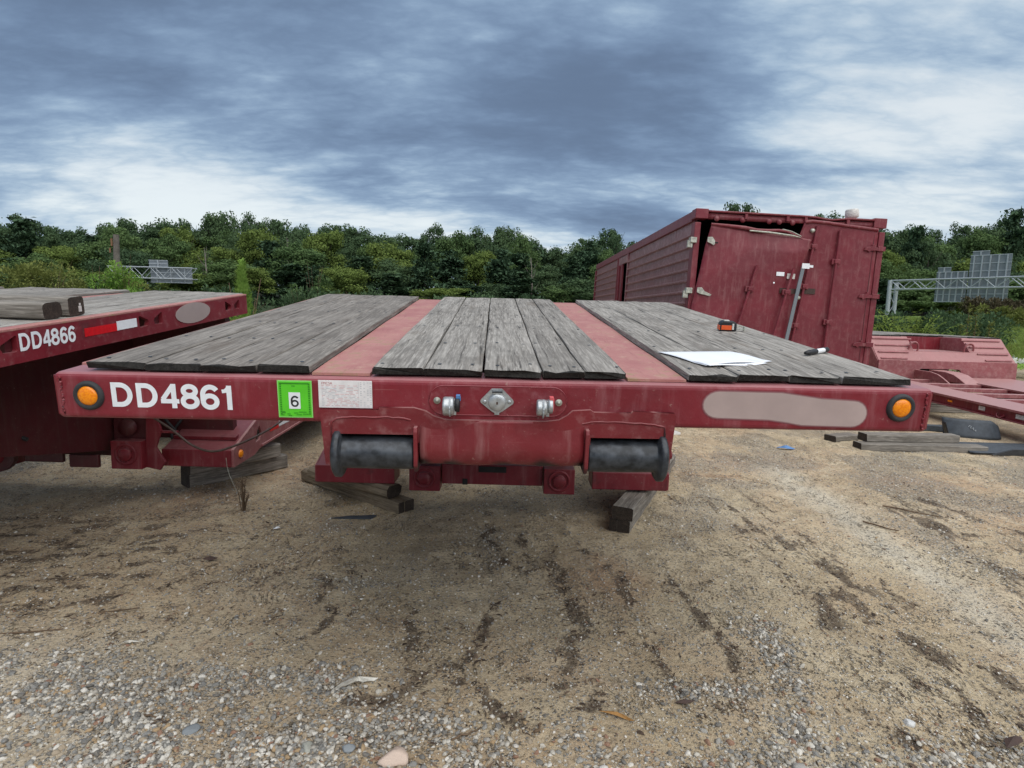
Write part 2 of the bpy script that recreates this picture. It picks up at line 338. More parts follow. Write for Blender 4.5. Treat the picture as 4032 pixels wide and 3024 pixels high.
FACE = RX(R(90))       # local XY plane -> XZ plane facing -Y (local z -> -y)
def arc(cx, cy, rx, ry, a0, a1, n):
    return [(cx + rx * math.cos(R(a0 + (a1 - a0) * i / n)), cy + ry * math.sin(R(a0 + (a1 - a0) * i / n))) for i in range(n + 1)]
def stadium(x0, x1, z0, z1, n=10):
    r = (z1 - z0) / 2; zc = (z0 + z1) / 2
    return arc(x1 - r, zc, r, r, -90, 90, n) + arc(x0 + r, zc, r, r, 90, 270, n)

# ------------------------------------------------------------------ noise for ground
def _h(ix, iy, s):
    n = (ix.astype(np.int64) * 374761393 + iy.astype(np.int64) * 668265263 + s * 1442695041) & 0xffffffff
    n = ((n ^ (n >> 13)) * 1274126177) & 0xffffffff
    return ((n ^ (n >> 16)) & 0xffff) / 65535.0
def vn(x, y, s=0):
    x0 = np.floor(x); y0 = np.floor(y); fx = x - x0; fy = y - y0
    fx = fx * fx * (3 - 2 * fx); fy = fy * fy * (3 - 2 * fy)
    a = _h(x0, y0, s); b = _h(x0 + 1, y0, s); c = _h(x0, y0 + 1, s); d = _h(x0 + 1, y0 + 1, s)
    return a + (b - a) * fx + (c - a) * fy + (a - b - c + d) * fx * fy
def fbm(x, y, s=0, o=4):
    t = 0; a = 0.5; k = 0
    for i in range(o): t = t + a * vn(x * 2 ** i, y * 2 ** i, s + i * 17); k += a; a *= 0.5
    return t / k
def sst(x, a, b): t = np.clip((x - a) / (b - a), 0, 1); return t * t * (3 - 2 * t)
def pline(x, y, pts, wd):
    d = np.full(np.shape(x), 1e9)
    for (ax, ay), (bx, by) in zip(pts[:-1], pts[1:]):
        vx, vy = bx - ax, by - ay; t = np.clip(((x - ax) * vx + (y - ay) * vy) / (vx * vx + vy * vy), 0, 1)
        d = np.minimum(d, np.hypot(x - ax - t * vx, y - ay - t * vy))
    return np.exp(-(d / wd) ** 2)
def blob(x, y, cx, cy, rx, ry): return np.exp(-(((x - cx) / rx) ** 2 + ((y - cy) / ry) ** 2))
STREAKS = [([(0.27, 3.27), (0.32, 2.89), (0.31, 2.58), (0.31, 2.31), (0.23, 2.15)], .045), ([(-0.15, 3.73), (0, 3.23), (0.15, 3.1), (0.26, 3.18)], .035),
           ([(-.07, 2.76), (-.06, 2.49), (-.15, 2.29), (-.27, 2.21)], .04), ([(-.18, 2.12), (-.08, 2.1), (-.02, 1.98), (.06, 1.92)], .032),
           ([(-.58, 2.0), (-.47, 2.01), (-.38, 2.0), (-.33, 2.11)], .04), ([(.09, 2.13), (.16, 2.1), (.22, 2.04)], .03), ([(.53, 3.15), (.58, 2.91), (.62, 2.8)], .035),
           ([(.56, 2.71), (.63, 2.57)], .02), ([(.32, 2.1), (.27, 1.94), (.21, 1.89)], .028), ([(.10, 3.6), (.16, 3.3)], .03), ([(.42, 3.5), (.50, 3.2)], .03), ([(.6, 2.5), (.66, 2.3), (.64, 2.1)], .03), ([(-.9, 2.9), (-.82, 2.6), (-.86, 2.35)], .03), ([(-.45, 2.6), (-.40, 2.35)], .025), ([(.85, 3.0), (.95, 2.6), (.93, 2.3)], .03)]
STREAKS2 = [([(1.45, 3.42), (1.54, 2.96), (1.51, 2.52)], .07), ([(1.79, 3.64), (1.81, 2.97)], .09), ([(1.66, 2.71), (1.78, 2.38), (2.04, 2.18)], .07), ([(1.32, 2.03), (1.37, 1.78)], .05),
            ([(1.55, 2.23), (1.58, 1.88)], .06), ([(3.24, 4.9), (3.32, 4.21), (3.3, 3.67)], .10), ([(2.99, 4.27), (2.88, 3.23)], .07), ([(1.7, 2.3), (1.75, 1.7)], .05)]
def masks(x, y):
    wx = x + 0.10 * (fbm(x * 4, y * 4, 5) - .5) * 2; wy = y + 0.14 * (fbm(x * 4, y * 4, 9) - .5) * 2
    lo = fbm(x * 1.1, y * 0.7, 21, 4); mid = fbm(x * 5, y * 3.5, 33, 4)
    g = 1 - sst(wy + 0.8 * (lo - .5) - .12 * sst(-x, .5, 1.3), 1.54, 2.04)
    g = g * (0.30 + 0.8 * sst(mid, 0.38, 0.56))
    for b in [(-.4, 1.85, .35, .14), (.75, 2.12, .25, .10), (1.13, 2.35, .09, .33), (-.95, 2.06, .28, .10), (-1.5, 1.93, .35, .12), (1.02, 1.9, .08, .2), (-.65, 2.05, .12, .1)]:
        g = np.maximum(g, 0.85 * blob(wx, wy, *b))
    for b in [(1.3, 3.95, .38, .28), (1.05, 3.6, .14, .16), (-1.14, 3.69, .25, .2), (-.72, 2.87, .25, .07), (2.8, 3.7, .16, .6), (-1.3, 4.6, .5, .5), (1.6, 5.6, .8, .4), (2.0, 4.9, .3, .2), (-.1, 3.4, .12, .35)]:
        g = np.maximum(g, 0.6 * blob(wx, wy, *b))
    far = sst(y, 3.4, 4.6) * sst(fbm(x * 2.2, y * 1.2, 44), 0.42, 0.62) * 0.55
    g = np.maximum(g, far)
    d = np.zeros(np.shape(x))
    for p, wd in STREAKS: d = np.maximum(d, pline(wx, wy, p, wd * 1.1) * (0.55 + 0.7 * sst(fbm(x * 22, y * 16, 47), .36, .60)))
    for p, wd in STREAKS2: d = np.maximum(d, pline(wx, wy, p, wd * 1.3) * sst(fbm(x * 11, y * 4, 3), .38, .62))
    left = sst(-x, 1.1, 1.9) * sst(y, 2.15, 2.7) * (1 - sst(y, 3.5, 4.2))
    d = np.maximum(d, left * sst(fbm((x + .5 * y) * 7, (y - .3 * x) * 15, 61), .46, .66) * 0.75)
    d = np.maximum(d, left * 0.22)
    rt = sst(x, 1.2, 1.6) * (1 - sst(y, 4.2, 5.5)) * (1 - 0.75 * np.exp(-((x - 2.4) / .33) ** 2))
    d = np.maximum(d, rt * sst(fbm(x * 15, y * 4.2, 71), .54, .70) * 0.8)
    d = np.maximum(d, sst(fbm(x * 8, y * 6, 81), .63, .74) * 0.55)
    o = sst(fbm(x * .9, y * .9, 91), .46, .62) * 0.35
    for b in [(2.4, 5.7, .9, .5), (3.7, 5.1, .9, .4), (-2.2, 4.1, .4, .45), (1.75, 5.2, .5, .3), (-1.72, 1.86, .12, .12), (.52, 3.0, .2, .35), (-1.32, 2.27, .03, .15), (3.9, 3.9, .8, .9), (-1.9, 5.0, .6, .6)]:
        o = np.maximum(o, blob(wx, wy, *b) * 0.9)
    p = np.exp(-((wx - 2.38 - .04 * (y - 3)) / .17) ** 2) * (1 - sst(y, 5.4, 6.2)) * (1 - sst(-y, -2.2, -1.7) * 1.0)
    p = np.maximum(p, sst(-x - .15 * y, .55, 1.3) * (1 - sst(y, 2.1, 2.6)) * .7)
    return np.clip(g, 0, 1), np.clip(d, 0, 1), np.clip(o, 0, 1), np.clip(p, 0, 1)
def gz(x, y):
    near = 1 - sst(np.hypot(x, y - 4), 8, 16)
    z = near * (0.020 * (fbm(x * 1.3, y * 1.0, 7) - .5) * 2 + 0.018 * (fbm(x * 8, y * 5, 8) - .5) * 2)
    z = z - 0.02 * np.exp(-((x - 2.4) / .3) ** 2) * near
    z = z + 2.0 * sst(y, 24, 62) * (0.6 + 0.4 * sst(x, 0, 30)) + 5.5 * sst(y, 85, 190)
    return z
def GZ(x, y): return float(gz(np.array([float(x)]), np.array([float(y)]))[0])

# ------------------------------------------------------------------ ground sheet
def axis(lo, hi, step, ext, n, g=1.17):
    core = list(np.arange(lo, hi + 1e-6, step)); a = core[:]; s = step; v = core[-1]
    while v < ext: s *= g; v += s; a.append(v)
    s = step; v = core[0]; b = []
    while v > -ext * n: s *= g; v -= s; b.append(v)
    return np.array(b[::-1] + a)
XS = axis(-3.6, 4.4, 0.026, 620, 1); YS = axis(1.2, 7.0, 0.024, 700, 0.05, 1.13)
XX, YY = np.meshgrid(XS, YS); ZZ = gz(XX, YY)
nx, ny = len(XS), len(YS)
me = bpy.data.meshes.new('ground'); me.vertices.add(nx * ny)
me.vertices.foreach_set('co', np.stack([XX, YY, ZZ], -1).astype(np.float32).ravel())
ii = (np.arange(ny - 1)[:, None] * nx + np.arange(nx - 1)[None, :]).ravel()
q = np.stack([ii, ii + 1, ii + 1 + nx, ii + nx], 1).astype(np.int32)
me.loops.add(q.size); me.loops.foreach_set('vertex_index', q.ravel()); me.polygons.add(len(q))
me.polygons.foreach_set('loop_start', np.arange(0, q.size, 4, dtype=np.int32)); me.polygons.foreach_set('loop_total', np.full(len(q), 4, np.int32))
me.polygons.foreach_set('use_smooth', np.ones(len(q), bool)); me.update(calc_edges=True)
g_, d_, o_, p_ = masks(XX.ravel(), YY.ravel())
for nm, ar in (('gravel', g_), ('debris', d_), ('clay', o_), ('pale', p_)):
    at = me.attributes.new(nm, 'FLOAT', 'POINT'); at.data.foreach_set('value', ar.astype(np.float32))
m, T = newmat('yard_soil'); geo = T.add('ShaderNodeNewGeometry'); P = geo.outputs['Position']
def att(nm): return T.add('ShaderNodeAttribute', attribute_name=nm).outputs['Fac']
nA = T.noise(P, 1.3, 6, 0.6); nB = T.noise(P, 9, 6, 0.65); nC = T.noise(P, 60, 5, 0.7); nD = T.noise(P, 260, 3, 0.7)
Ps = T.mapv(P, (26, 9, 1), rot=(0, 0, 0.12)); nS = T.noise(Ps, 1.0, 5, 0.65)
c = T.mix(T.ss(nA, .35, .65), (0.54, 0.430, 0.272), (0.70, 0.585, 0.400))
c = T.mix(T.ss(nB, .35, .7, 0, .6), c, (0.41, 0.315, 0.195))
c = T.mix(T.math('MULTIPLY', att('clay'), T.ss(nB, .25, .6)), c, (0.52, 0.335, 0.20))
c = T.mix(T.math('MULTIPLY', att('pale'), T.ss(nB, .2, .65, .35, .9)), c, (0.66, 0.595, 0.465))
# fine grit
vo = T.add('ShaderNodeTexVoronoi', inp={'Scale': 88.0, 'Randomness': 1.0}); T.l.new(P, vo.inputs['Vector'])
cell = T.add('ShaderNodeSeparateColor', inp={0: vo.outputs['Color']})
gcol = T.mix(T.ss(cell.outputs[0], .2, .95), (0.17, 0.165, 0.155), (0.60, 0.585, 0.55))
gcol = T.mix(T.ss(cell.outputs[1], .8, .95), gcol, (0.45, 0.33, 0.20))
gsel = T.math('MULTIPLY', T.ss(vo.outputs['Distance'], .25, .55, 1, 0), T.math('ADD', T.math('MULTIPLY', T.ss(att('gravel'), .1, .7), 0.9), T.math('MULTIPLY', T.ss(cell.outputs[2], .66, .70), T.ss(nB, .40, .58, .25, .95)), True))
c = T.mix(T.math('MULTIPLY', T.ss(att('gravel'), .15, .9), .45), c, (0.30, 0.275, 0.235))
c = T.mix(gsel, c, gcol)
c = T.mix(T.ss(nC, .48, .66, 0, .66), c, (0.175, 0.135, 0.088))
lin = T.noise(T.mapv(P, (7, 3.2, 1), rot=(0, 0, 0.10)), 1.0, 7, 0.62, 1.6); ridge = T.math('ABSOLUTE', T.math('SUBTRACT', lin, .5))
rdg = T.math('MULTIPLY', T.ss(ridge, .0, .022, 1.0, 0.0), T.ss(T.noise(P, 2.1, 4), .44, .60)); rdg = T.math('MULTIPLY', rdg, T.ss(nC, .40, .55))
c = T.mix(T.math('MULTIPLY', rdg, .75), c, (0.10, 0.075, 0.055))
mot = T.noise(T.mapv(P, (3.0, 1.1, 1)), 1.0, 6, .65); c = T.mix(T.ss(mot, .50, .68, 0, .32), c, (0.21, 0.165, 0.112))
c = T.mix(T.ss(nD, .52, .66, 0, .5), c, (0.66, 0.60, 0.50))
dm = T.ss(T.math('ADD', att('debris'), T.math('MULTIPLY', T.math('SUBTRACT', nC, .5), 1.3)), .38, .75)
dm = T.math('MULTIPLY', dm, T.ss(nS, .30, .58, .45, 1.0))
c = T.mix(T.math('MULTIPLY', dm, .82), c, (0.105, 0.080, 0.060))
sp = T.add('ShaderNodeSeparateXYZ', inp={0: P})
gx = T.math('ADD', sp.outputs[1], T.math('MULTIPLY', T.math('SUBTRACT', T.noise(P, .25, 4), .5), 9.0))
grass = T.mix(T.ss(T.noise(P, .9, 6, .7), .3, .7), (0.085, 0.13, 0.03), (0.17, 0.235, 0.06))
grass = T.mix(T.ss(sp.outputs[0], 8, 13), (0.035, 0.05, 0.02), grass)
c = T.mix(T.ss(gx, 17.5, 20.5), c, grass)
c = T.mix(T.ss(sp.outputs[1], 92, 100), c, (0.03, 0.035, 0.018))
hgt = T.math('ADD', T.math('ADD', T.math('MULTIPLY', nC, .5), T.math('MULTIPLY', gsel, .6)), T.math('ADD', T.math('MULTIPLY', nD, .3), T.math('SUBTRACT', T.math('MULTIPLY', nB, 1.6), T.math('MULTIPLY', rdg, .5))))
finish(T, c, 0.92, 0, hgt, 1.0, 0.016, 0.15)
me.materials.append(m); ground = bpy.data.objects.new('ground', me); COL.objects.link(ground)
tag(ground, 'sandy yard with gravel, tyre tracks and dark bark debris, grass beyond', kind='structure')

# ------------------------------------------------------------------ scatter (pebbles, bark flakes, grass)
def proto_col(name, meshes):
    c = bpy.data.collections.new(name)
    for i, me_ in enumerate(meshes):
        o = bpy.data.objects.new('%s_shape_%02d' % (name, i), me_); c.objects.link(o)
    return c
def scatter(name, pts, rot, scl, idx, tint, col, label, z_off=0):
    me_ = bpy.data.meshes.new(name); n = len(pts); me_.vertices.add(n); me_.vertices.foreach_set('co', pts.astype(np.float32).ravel())
    for nm, ar, ty, key in (('rot', rot, 'FLOAT_VECTOR', 'vector'), ('scl', scl, 'FLOAT_VECTOR', 'vector'), ('idx', idx.astype(np.int32), 'INT', 'value'), ('tint', tint, 'FLOAT', 'value')):
        a = me_.attributes.new(nm, ty, 'POINT'); a.data.foreach_set(key, (ar if ty == 'INT' else ar.astype(np.float32)).ravel())
    o = bpy.data.objects.new(name, me_); COL.objects.link(o)
    ng = bpy.data.node_groups.new(name + '_nodes', 'GeometryNodeTree')
    ng.interface.new_socket('Geometry', in_out='INPUT', socket_type='NodeSocketGeometry'); ng.interface.new_socket('Geometry', in_out='OUTPUT', socket_type='NodeSocketGeometry')
    N = ng.nodes; L = ng.links; gi = N.new('NodeGroupInput'); go = N.new('NodeGroupOutput'); ip = N.new('GeometryNodeInstanceOnPoints'); ci = N.new('GeometryNodeCollectionInfo')
    ci.inputs[0].default_value = col; ci.inputs['Separate Children'].default_value = True; ci.inputs['Reset Children'].default_value = True
    def na(nm, ty):
        x = N.new('GeometryNodeInputNamedAttribute'); x.data_type = ty; x.inputs['Name'].default_value = nm; return x.outputs[0]
    L.new(gi.outputs[0], ip.inputs['Points']); L.new(ci.outputs[0], ip.inputs['Instance']); ip.inputs['Pick Instance'].default_value = True
    L.new(na('idx', 'INT'), ip.inputs['Instance Index']); L.new(na('rot', 'FLOAT_VECTOR'), ip.inputs['Rotation']); L.new(na('scl', 'FLOAT_VECTOR'), ip.inputs['Scale'])
    L.new(ip.outputs[0], go.inputs[0])
    md = o.modifiers.new('scatter', 'NODES'); md.node_group = ng
    return tag(o, label, kind='stuff')
def rock_mesh(name, seed, mat, sub=1, sq=(1, .8, .6)):
    bm = bmesh.new(); bmesh.ops.create_icosphere(bm, subdivisions=sub, radius=1.0); r = random.Random(seed)
    pl = [(Vector((r.gauss(0, 1), r.gauss(0, 1), r.gauss(0, 1))).normalized(), r.uniform(.55, .85)) for _ in range(7)]
    for v_ in bm.verts:
        for nn, dd in pl:
            k = v_.co.dot(nn)
            if k > dd: v_.co -= nn * (k - dd)
        v_.co = Vector((v_.co.x * sq[0], v_.co.y * sq[1], v_.co.z * sq[2])) * (1 + r.uniform(-.07, .07))
    me_ = bpy.data.meshes.new(name); bm.to_mesh(me_); bm.free(); me_.materials.append(mat)
    for p_1 in me_.polygons: p_1.use_smooth = sub > 1
    return me_
m, T = newmat('pebble'); tn = T.add('ShaderNodeAttribute', attribute_name='tint', attribute_type='INSTANCER').outputs['Fac']
cr = T.add('ShaderNodeValToRGB', inp={0: tn}); cr.color_ramp.interpolation = 'CONSTANT'; e = cr.color_ramp.elements
e[0].position = 0; e[0].color = (0.15, 0.15, 0.145, 1); e[1].position = .9; e[1].color = (0.42, 0.29, 0.16, 1)
for p_1, c_1 in ((.12, (.23, .235, .23)), (.27, (.34, .335, .31)), (.42, (.44, .415, .365)), (.54, (.38, .31, .225)), (.64, (.57, .54, .47)), (.78, (.74, .71, .64)), (.97, (.28, .15, .10))):
    k = e.new(p_1); k.color = (*c_1, 1)
v, _ = obj_vec(T); n = T.noise(v, 3.0, 4)
finish(T, T.mix(T.ss(n, .3, .7, 0, .35), cr.outputs[0], (0.36, 0.29, 0.20)), 0.8, 0, n, .3, .1, .3); M['pebble'] = m
m, T = newmat('bark_flake'); tn = T.add('ShaderNodeAttribute', attribute_name='tint', attribute_type='INSTANCER').outputs['Fac']
finish(T, T.mix(tn, (0.045, 0.033, 0.025), (0.17, 0.12, 0.085)), 0.9, spec=.2); M['flake'] = m
pcol = proto_col('pebbles', [rock_mesh('pebble_mesh', 100 + i, M['pebble'], 2 if i < 5 else 1, (1, random.uniform(.65, .95), random.uniform(.45, .75))) for i in range(8)])
def wedge(n, y0, y1, pw, xl, xr):
    u = RNG.random(n); y = (y0 ** (1 - pw) + u * (y1 ** (1 - pw) - y0 ** (1 - pw))) ** (1 / (1 - pw))
    x = -xl * y - .25 + RNG.random(n) * ((xl + xr) * y + .5); return x, y
def pebble_set(n, y0, y1, pw, r0, r1, acc):
    x, y = wedge(n, y0, y1, pw, .92, .92); k = acc(x, y) > RNG.random(n); x, y = x[k], y[k]; n = len(x)
    r = r0 + (r1 - r0) * RNG.random(n) ** 2.2
    return np.stack([x, y, gz(x, y) + r * .12], 1), r
sets = [pebble_set(52000, 1.42, 2.7, .6, .0055, .0155, lambda x, y: masks(x, y)[0] ** 1.3 * .95),
        pebble_set(6000, 1.42, 3.5, .6, .010, .021, lambda x, y: masks(x, y)[0] ** 2 * .16),
        pebble_set(60000, 2.3, 7.0, 1.1, .005, .012, lambda x, y: masks(x, y)[0] ** 1.2 * .75 + .07),
        pebble_set(75000, 1.42, 6.5, 1.3, .0028, .0068, lambda x, y: .35 + .4 * sst(fbm(x * 3, y * 3, 55), .4, .6))]
pts = np.concatenate([s_[0] for s_ in sets]); rr = np.concatenate([s_[1] for s_ in sets]); n = len(pts)
scl = rr[:, None] * (0.8 + .4 * RNG.random((n, 3))); rot = np.stack([RNG.normal(0, .35, n), RNG.normal(0, .35, n), RNG.random(n) * 6.28], 1)
scatter('gravel', pts, rot, scl, RNG.integers(0, 8, n), RNG.random(n), pcol, 'loose grey and white gravel lying over the sandy ground')
def flake_mesh(i):
    r = random.Random(i); mb = MB(); n = 5; pts_ = []
    L_ = 1.0; W_ = r.uniform(.10, .30); bend = r.uniform(-.5, .5)
    def fn(u, v_):
        x = (u - .5) * 2 * L_; w_ = W_ * (1 - abs(2 * u - 1) ** 1.7) + .03
        return (x, (v_ - .5) * 2 * w_ + bend * x * x * .6, .16 * math.sin(u * 3 + i) + .25 * W_ * abs(v_ - .5) + .03 + .1 * r.random())
    mb.grid(fn, n, 2, False); return mb.mesh('bark_flake_mesh', M['flake'])
fcol = proto_col('flakes', [flake_mesh(i) for i in range(7)])
x, y = wedge(90000, 1.5, 7.0, 1.2, .92, .92); k = (masks(x, y)[1] ** 1.3 * .85 + .022) > RNG.random(len(x)); x, y = x[k], y[k]; n = len(x)
r = .005 + .015 * RNG.random(n) ** 3.5
rz = np.where(x > .9, 1.57 + RNG.normal(0, .5, n), np.where(x < -1, .5 + RNG.normal(0, .6, n), RNG.random(n) * 6.28))
scatter('bark_debris', np.stack([x, y, gz(x, y) + .001], 1), np.stack([RNG.normal(0, .25, n), RNG.normal(0, .25, n), rz], 1), np.stack([r, r * (.6 + .8 * RNG.random(n)), r * .8], 1),
        RNG.integers(0, 7, n), RNG.random(n), fcol, 'dark brown bark and leaf debris lying in streaks on the sand')
for i, (x, y, s_, sq) in enumerate([(-0.335, 1.70, .050, (1.1, .8, .5)), (0.30, 1.665, .034, (1.4, .6, .5)), (-.62, 1.745, .026, (1, .9, .5)), (1.42, 1.93, .022, (1, .8, .6)), (-1.02, 1.80, .024, (1.2, .9, .4)), (.93, 1.70, .024, (1, 1, .5)), (-.49, 1.74, .026, (1, .8, .4))]):
    mm = plain('stone_%d' % i, [(0.60, 0.47, 0.38), (0.68, 0.65, 0.60), (0.36, 0.36, 0.31), (0.6, 0.6, 0.58), (.22, .24, .25), (.38, .36, .33), (.25, .27, .28)][i], .85, 0, .2, 30)
    o = link('stone', rock_mesh('stone', 300 + i, mm, 3, sq), None, T_((x, y, GZ(x, y) + s_ * .22)) @ RZ(i) @ Matrix.Diagonal((s_, s_, s_, 1)))
    tag(o, ['largest stone in the foreground gravel, flat and pinkish beige', 'white wedge shaped stone lying in the gravel right of centre at the front', 'flat greenish grey stone in the foreground gravel, left of the pinkish beige one',
            'small white stone lying alone on the sand at the right', 'flat dark slate coloured stone in the gravel at the front left', 'grey brown rounded stone in the gravel right of the white wedge shaped one', 'blue grey flat stone just left of the large pinkish beige stone'][i], 'stone')

# ------------------------------------------------------------------ lettering (stroked, sans, thin vinyl)
def ribbon(mb, pts, t, z, closed=False):
    P2 = [Vector((a, b)) for a, b in pts]; n = len(P2); L_, R_ = [], []
    for i in range(n):
        a = P2[(i - 1) % n] if (closed or i > 0) else P2[i]; b = P2[(i + 1) % n] if (closed or i < n - 1) else P2[i]
        d1 = (P2[i] - a); d2 = (b - P2[i]); d1 = d1.normalized() if d1.length > 1e-9 else d2.normalized(); d2 = d2.normalized() if d2.length > 1e-9 else d1
        tn_ = (d1 + d2).normalized(); nn = Vector((-tn_.y, tn_.x)); k = 1 / max(.35, nn.dot(Vector((-d1.y, d1.x))))
        L_.append(P2[i] + nn * t / 2 * k); R_.append(P2[i] - nn * t / 2 * k)
    vs = [(p.x, p.y, z) for p in L_] + [(p.x, p.y, z) for p in R_]
    fs = [(i, (i + 1) % n, n + (i + 1) % n, n + i) for i in range(n if closed else n - 1)]
    mb.add(vs, fs)
def glyph(mb, ch, ox, oy, h, sx=1.0, t=.165):
    q = lambda pts: [(ox + a * h * sx, oy + b * h) for a, b in pts]; th = t * h; e = t / 2
    if ch == 'D': ribbon(mb, q([(e + .02, e), (e + .02, 1 - e), (.32, 1 - e)] + arc(.32, .5, .30, .5 - e, 85, -85, 14) + [(.32, e)]), th, 0, True)
    elif ch == '8':
        ribbon(mb, q(arc(.34, .735, .225, .185, 0, 345, 22)), th, 0, True); ribbon(mb, q(arc(.34, .30, .26, .22, 0, 345, 22)), th, .0003, True)
    elif ch == '6':
        ribbon(mb, q(arc(.34, .32, .255, .24, 0, 345, 22)), th, 0, True); ribbon(mb, q(arc(.37, .60, .285, .32, 35, 185, 16) + [(.085, .33)]), th, .0003)
    elif ch == '4':
        ribbon(mb, q([(.49, 0), (.49, 1)]), th, 0); ribbon(mb, q([(.47, .93), (.07, .36)]), th * .9, .0003); ribbon(mb, q([(0, .29), (.68, .29)]), th * .9, .0006)
    elif ch == '1':
        ribbon(mb, q([(.36, 0), (.36, 1)]), th, 0); ribbon(mb, q([(.08, .76), (.22, .78), (.34, .92)]), th * .75, .0003)
def text_mesh(name, s, size, mat):
    cu = bpy.data.curves.new(name, 'FONT'); cu.body = s; cu.size = size; cu.extrude = 0
    tmp = bpy.data.objects.new('tmp', cu); COL.objects.link(tmp); dg = bpy.context.evaluated_depsgraph_get()
    me_ = bpy.data.meshes.new_from_object(tmp.evaluated_get(dg)); bpy.data.objects.remove(tmp); bpy.data.curves.remove(cu)
    me_.materials.clear(); me_.materials.append(mat); me_.name = name; return me_

# ------------------------------------------------------------------ plank
def plank_mesh(Lg, wd, th, seed, mats, ragged=.004, name='plank'):
    r = random.Random(seed); mb = MB(); n = 14; rings = []
    sec = [(-.5, 0), (-.5, .88), (-.475, .985), (-.2, 1.0), (.2, 1.0), (.475, .985), (.5, .88), (.5, 0)]
    ph = r.random() * 9
    for i in range(n + 1):
        y = Lg * i / n; rg = []
        for k, (a, b) in enumerate(sec):
            e = (r.uniform(-1, 1) * ragged * (2.2 if i in (0, n) else 0)); 
            rg.append((a * wd + r.uniform(-.0015, .0015) + .0012 * math.sin(y * 4 + ph), y + e, b * th + (r.uniform(-.0022, .0015) if b > .5 else 0) + (-.007 * r.random() ** 3 if (i == 0 and b > .9) else 0)))
        rings.append(rg)
    m_ = len(sec)
    for i in range(n): mb.add(rings[i] + rings[i + 1], [(k, (k + 1) % m_, m_ + (k + 1) % m_, m_ + k) for k in range(m_)])
    mb.cur = 1; mb.add(rings[0], [tuple(range(m_))]); mb.add(rings[-1], [tuple(range(m_))])
    return mb.mesh(name, mats)
PM = [M['plank'], M['plank_end']]; PD = [M['plank_dark'], M['plank_end']]

def butterfly(yc):
    l = [(-.115, -.032), (-.100, -.028), (-.030, -.058), (-.022, -.070), (-.036, -.090), (-.106, -.094), (-.115, -.086)]
    l = [(-.022, -.072), (-.034, -.092), (-.100, -.096), (-.108, -.088), (-.108, -.036), (-.100, -.030), (-.028, -.060)]
    return [[(yc + a, b) for a, b in l], [(yc - a, b) for a, b in l]]

def gooseneck(root, G, groups, strips, z0, rails_top, holes, y_rail1=2.60, planklen=2.56, web=((.14, -.235), (1.2, -.63), (2.35, -.98), (2.56, -.93))):
    """groups: list of (edges, mats); local frame x across, y back, z up; origin top centre of front face"""
    mb = MB(); mb.box(-1.295, 1.295, 0, .13, -.137, 0); mb.build('front_beam', M['red_beam'], root, G, bevel=.017, seg=4)
    for sx in (-1, 1):
        mwp = G @ T_((sx * 1.283, 0, 0)) @ frame((0, 0, 0), (0, 1, 0), (0, 0, 1), (1, 0, 0))
        hs = []
        for yc in holes: hs += butterfly(yc)
        plate('side_rail', [[(.13, -.143), (y_rail1, -.143), (y_rail1, -.002), (.13, -.002)]], M['red_beam'] if rails_top else M['red'], .022, mwp, root, hs, bevel=.003)
        if sx * 1 == 1 or rails_top:
            mb = MB(); mb.box(*(sorted((sx * 1.295, sx * 1.235))), .13, y_rail1, -.012, -.0005 if not rails_top else .004); mb.build('rim_flange', M['strip'], root, G, bevel=.003)
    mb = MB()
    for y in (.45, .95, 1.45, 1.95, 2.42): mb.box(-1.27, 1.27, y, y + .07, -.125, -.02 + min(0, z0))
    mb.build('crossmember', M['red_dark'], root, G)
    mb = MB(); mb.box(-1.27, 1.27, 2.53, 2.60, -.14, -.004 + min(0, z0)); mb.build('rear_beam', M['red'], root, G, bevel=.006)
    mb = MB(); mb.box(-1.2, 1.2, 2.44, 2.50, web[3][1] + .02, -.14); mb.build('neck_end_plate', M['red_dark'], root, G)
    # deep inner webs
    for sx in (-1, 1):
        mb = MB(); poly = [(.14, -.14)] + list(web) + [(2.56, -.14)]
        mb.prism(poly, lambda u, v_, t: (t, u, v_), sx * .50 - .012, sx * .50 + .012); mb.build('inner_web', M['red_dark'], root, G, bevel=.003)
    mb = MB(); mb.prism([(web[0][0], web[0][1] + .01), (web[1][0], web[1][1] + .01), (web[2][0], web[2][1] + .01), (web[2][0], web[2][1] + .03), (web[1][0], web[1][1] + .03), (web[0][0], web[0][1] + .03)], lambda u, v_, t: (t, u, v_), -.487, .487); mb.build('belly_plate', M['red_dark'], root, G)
    k = 0
    for edges, mats in groups:
        for a, b in zip(edges[:-1], edges[1:]):
            k += 1; me_ = plank_mesh(planklen + random.uniform(-.01, .012), (b - a) - .0055, .022, k * 13 + int(z0 * 1000) + 5, mats)
            link('plank', me_, root, G @ T_(((a + b) / 2, .022 + random.uniform(-.006, .006) + (0 if z0 >= 0 else .11), z0 + .008 + random.uniform(-.0014, .0014))))
    for a, b in strips:
        mb = MB(); mb.grid(lambda u, v_: (a + (b - a) * u, .025 + (planklen) * v_, .0055 + z0 * .9 + (.0015 * math.sin(v_ * 17))), 1, 24, False); mb.build('deck_strip', M['strip'], root, G, solid=.008)
    # bolt heads on planks
    mb = MB()
    for edges, mats in groups:
        for a, b in zip(edges[:-1], edges[1:]):
            for y in (.10, .52, .98, 1.48, 1.98, 2.45):
                for fx in (.2, .8):
                    xx = a + (b - a) * fx + random.uniform(-.012, .012); yy = y + random.uniform(-.02, .02)
                    mb.lathe([(0, 0), (.0008, .0055), (0, .0065)], 'z', (xx, yy, z0 + .0302), 8)
    mb.build('bolt_heads', M['roller'], root, G, kind='stuff')

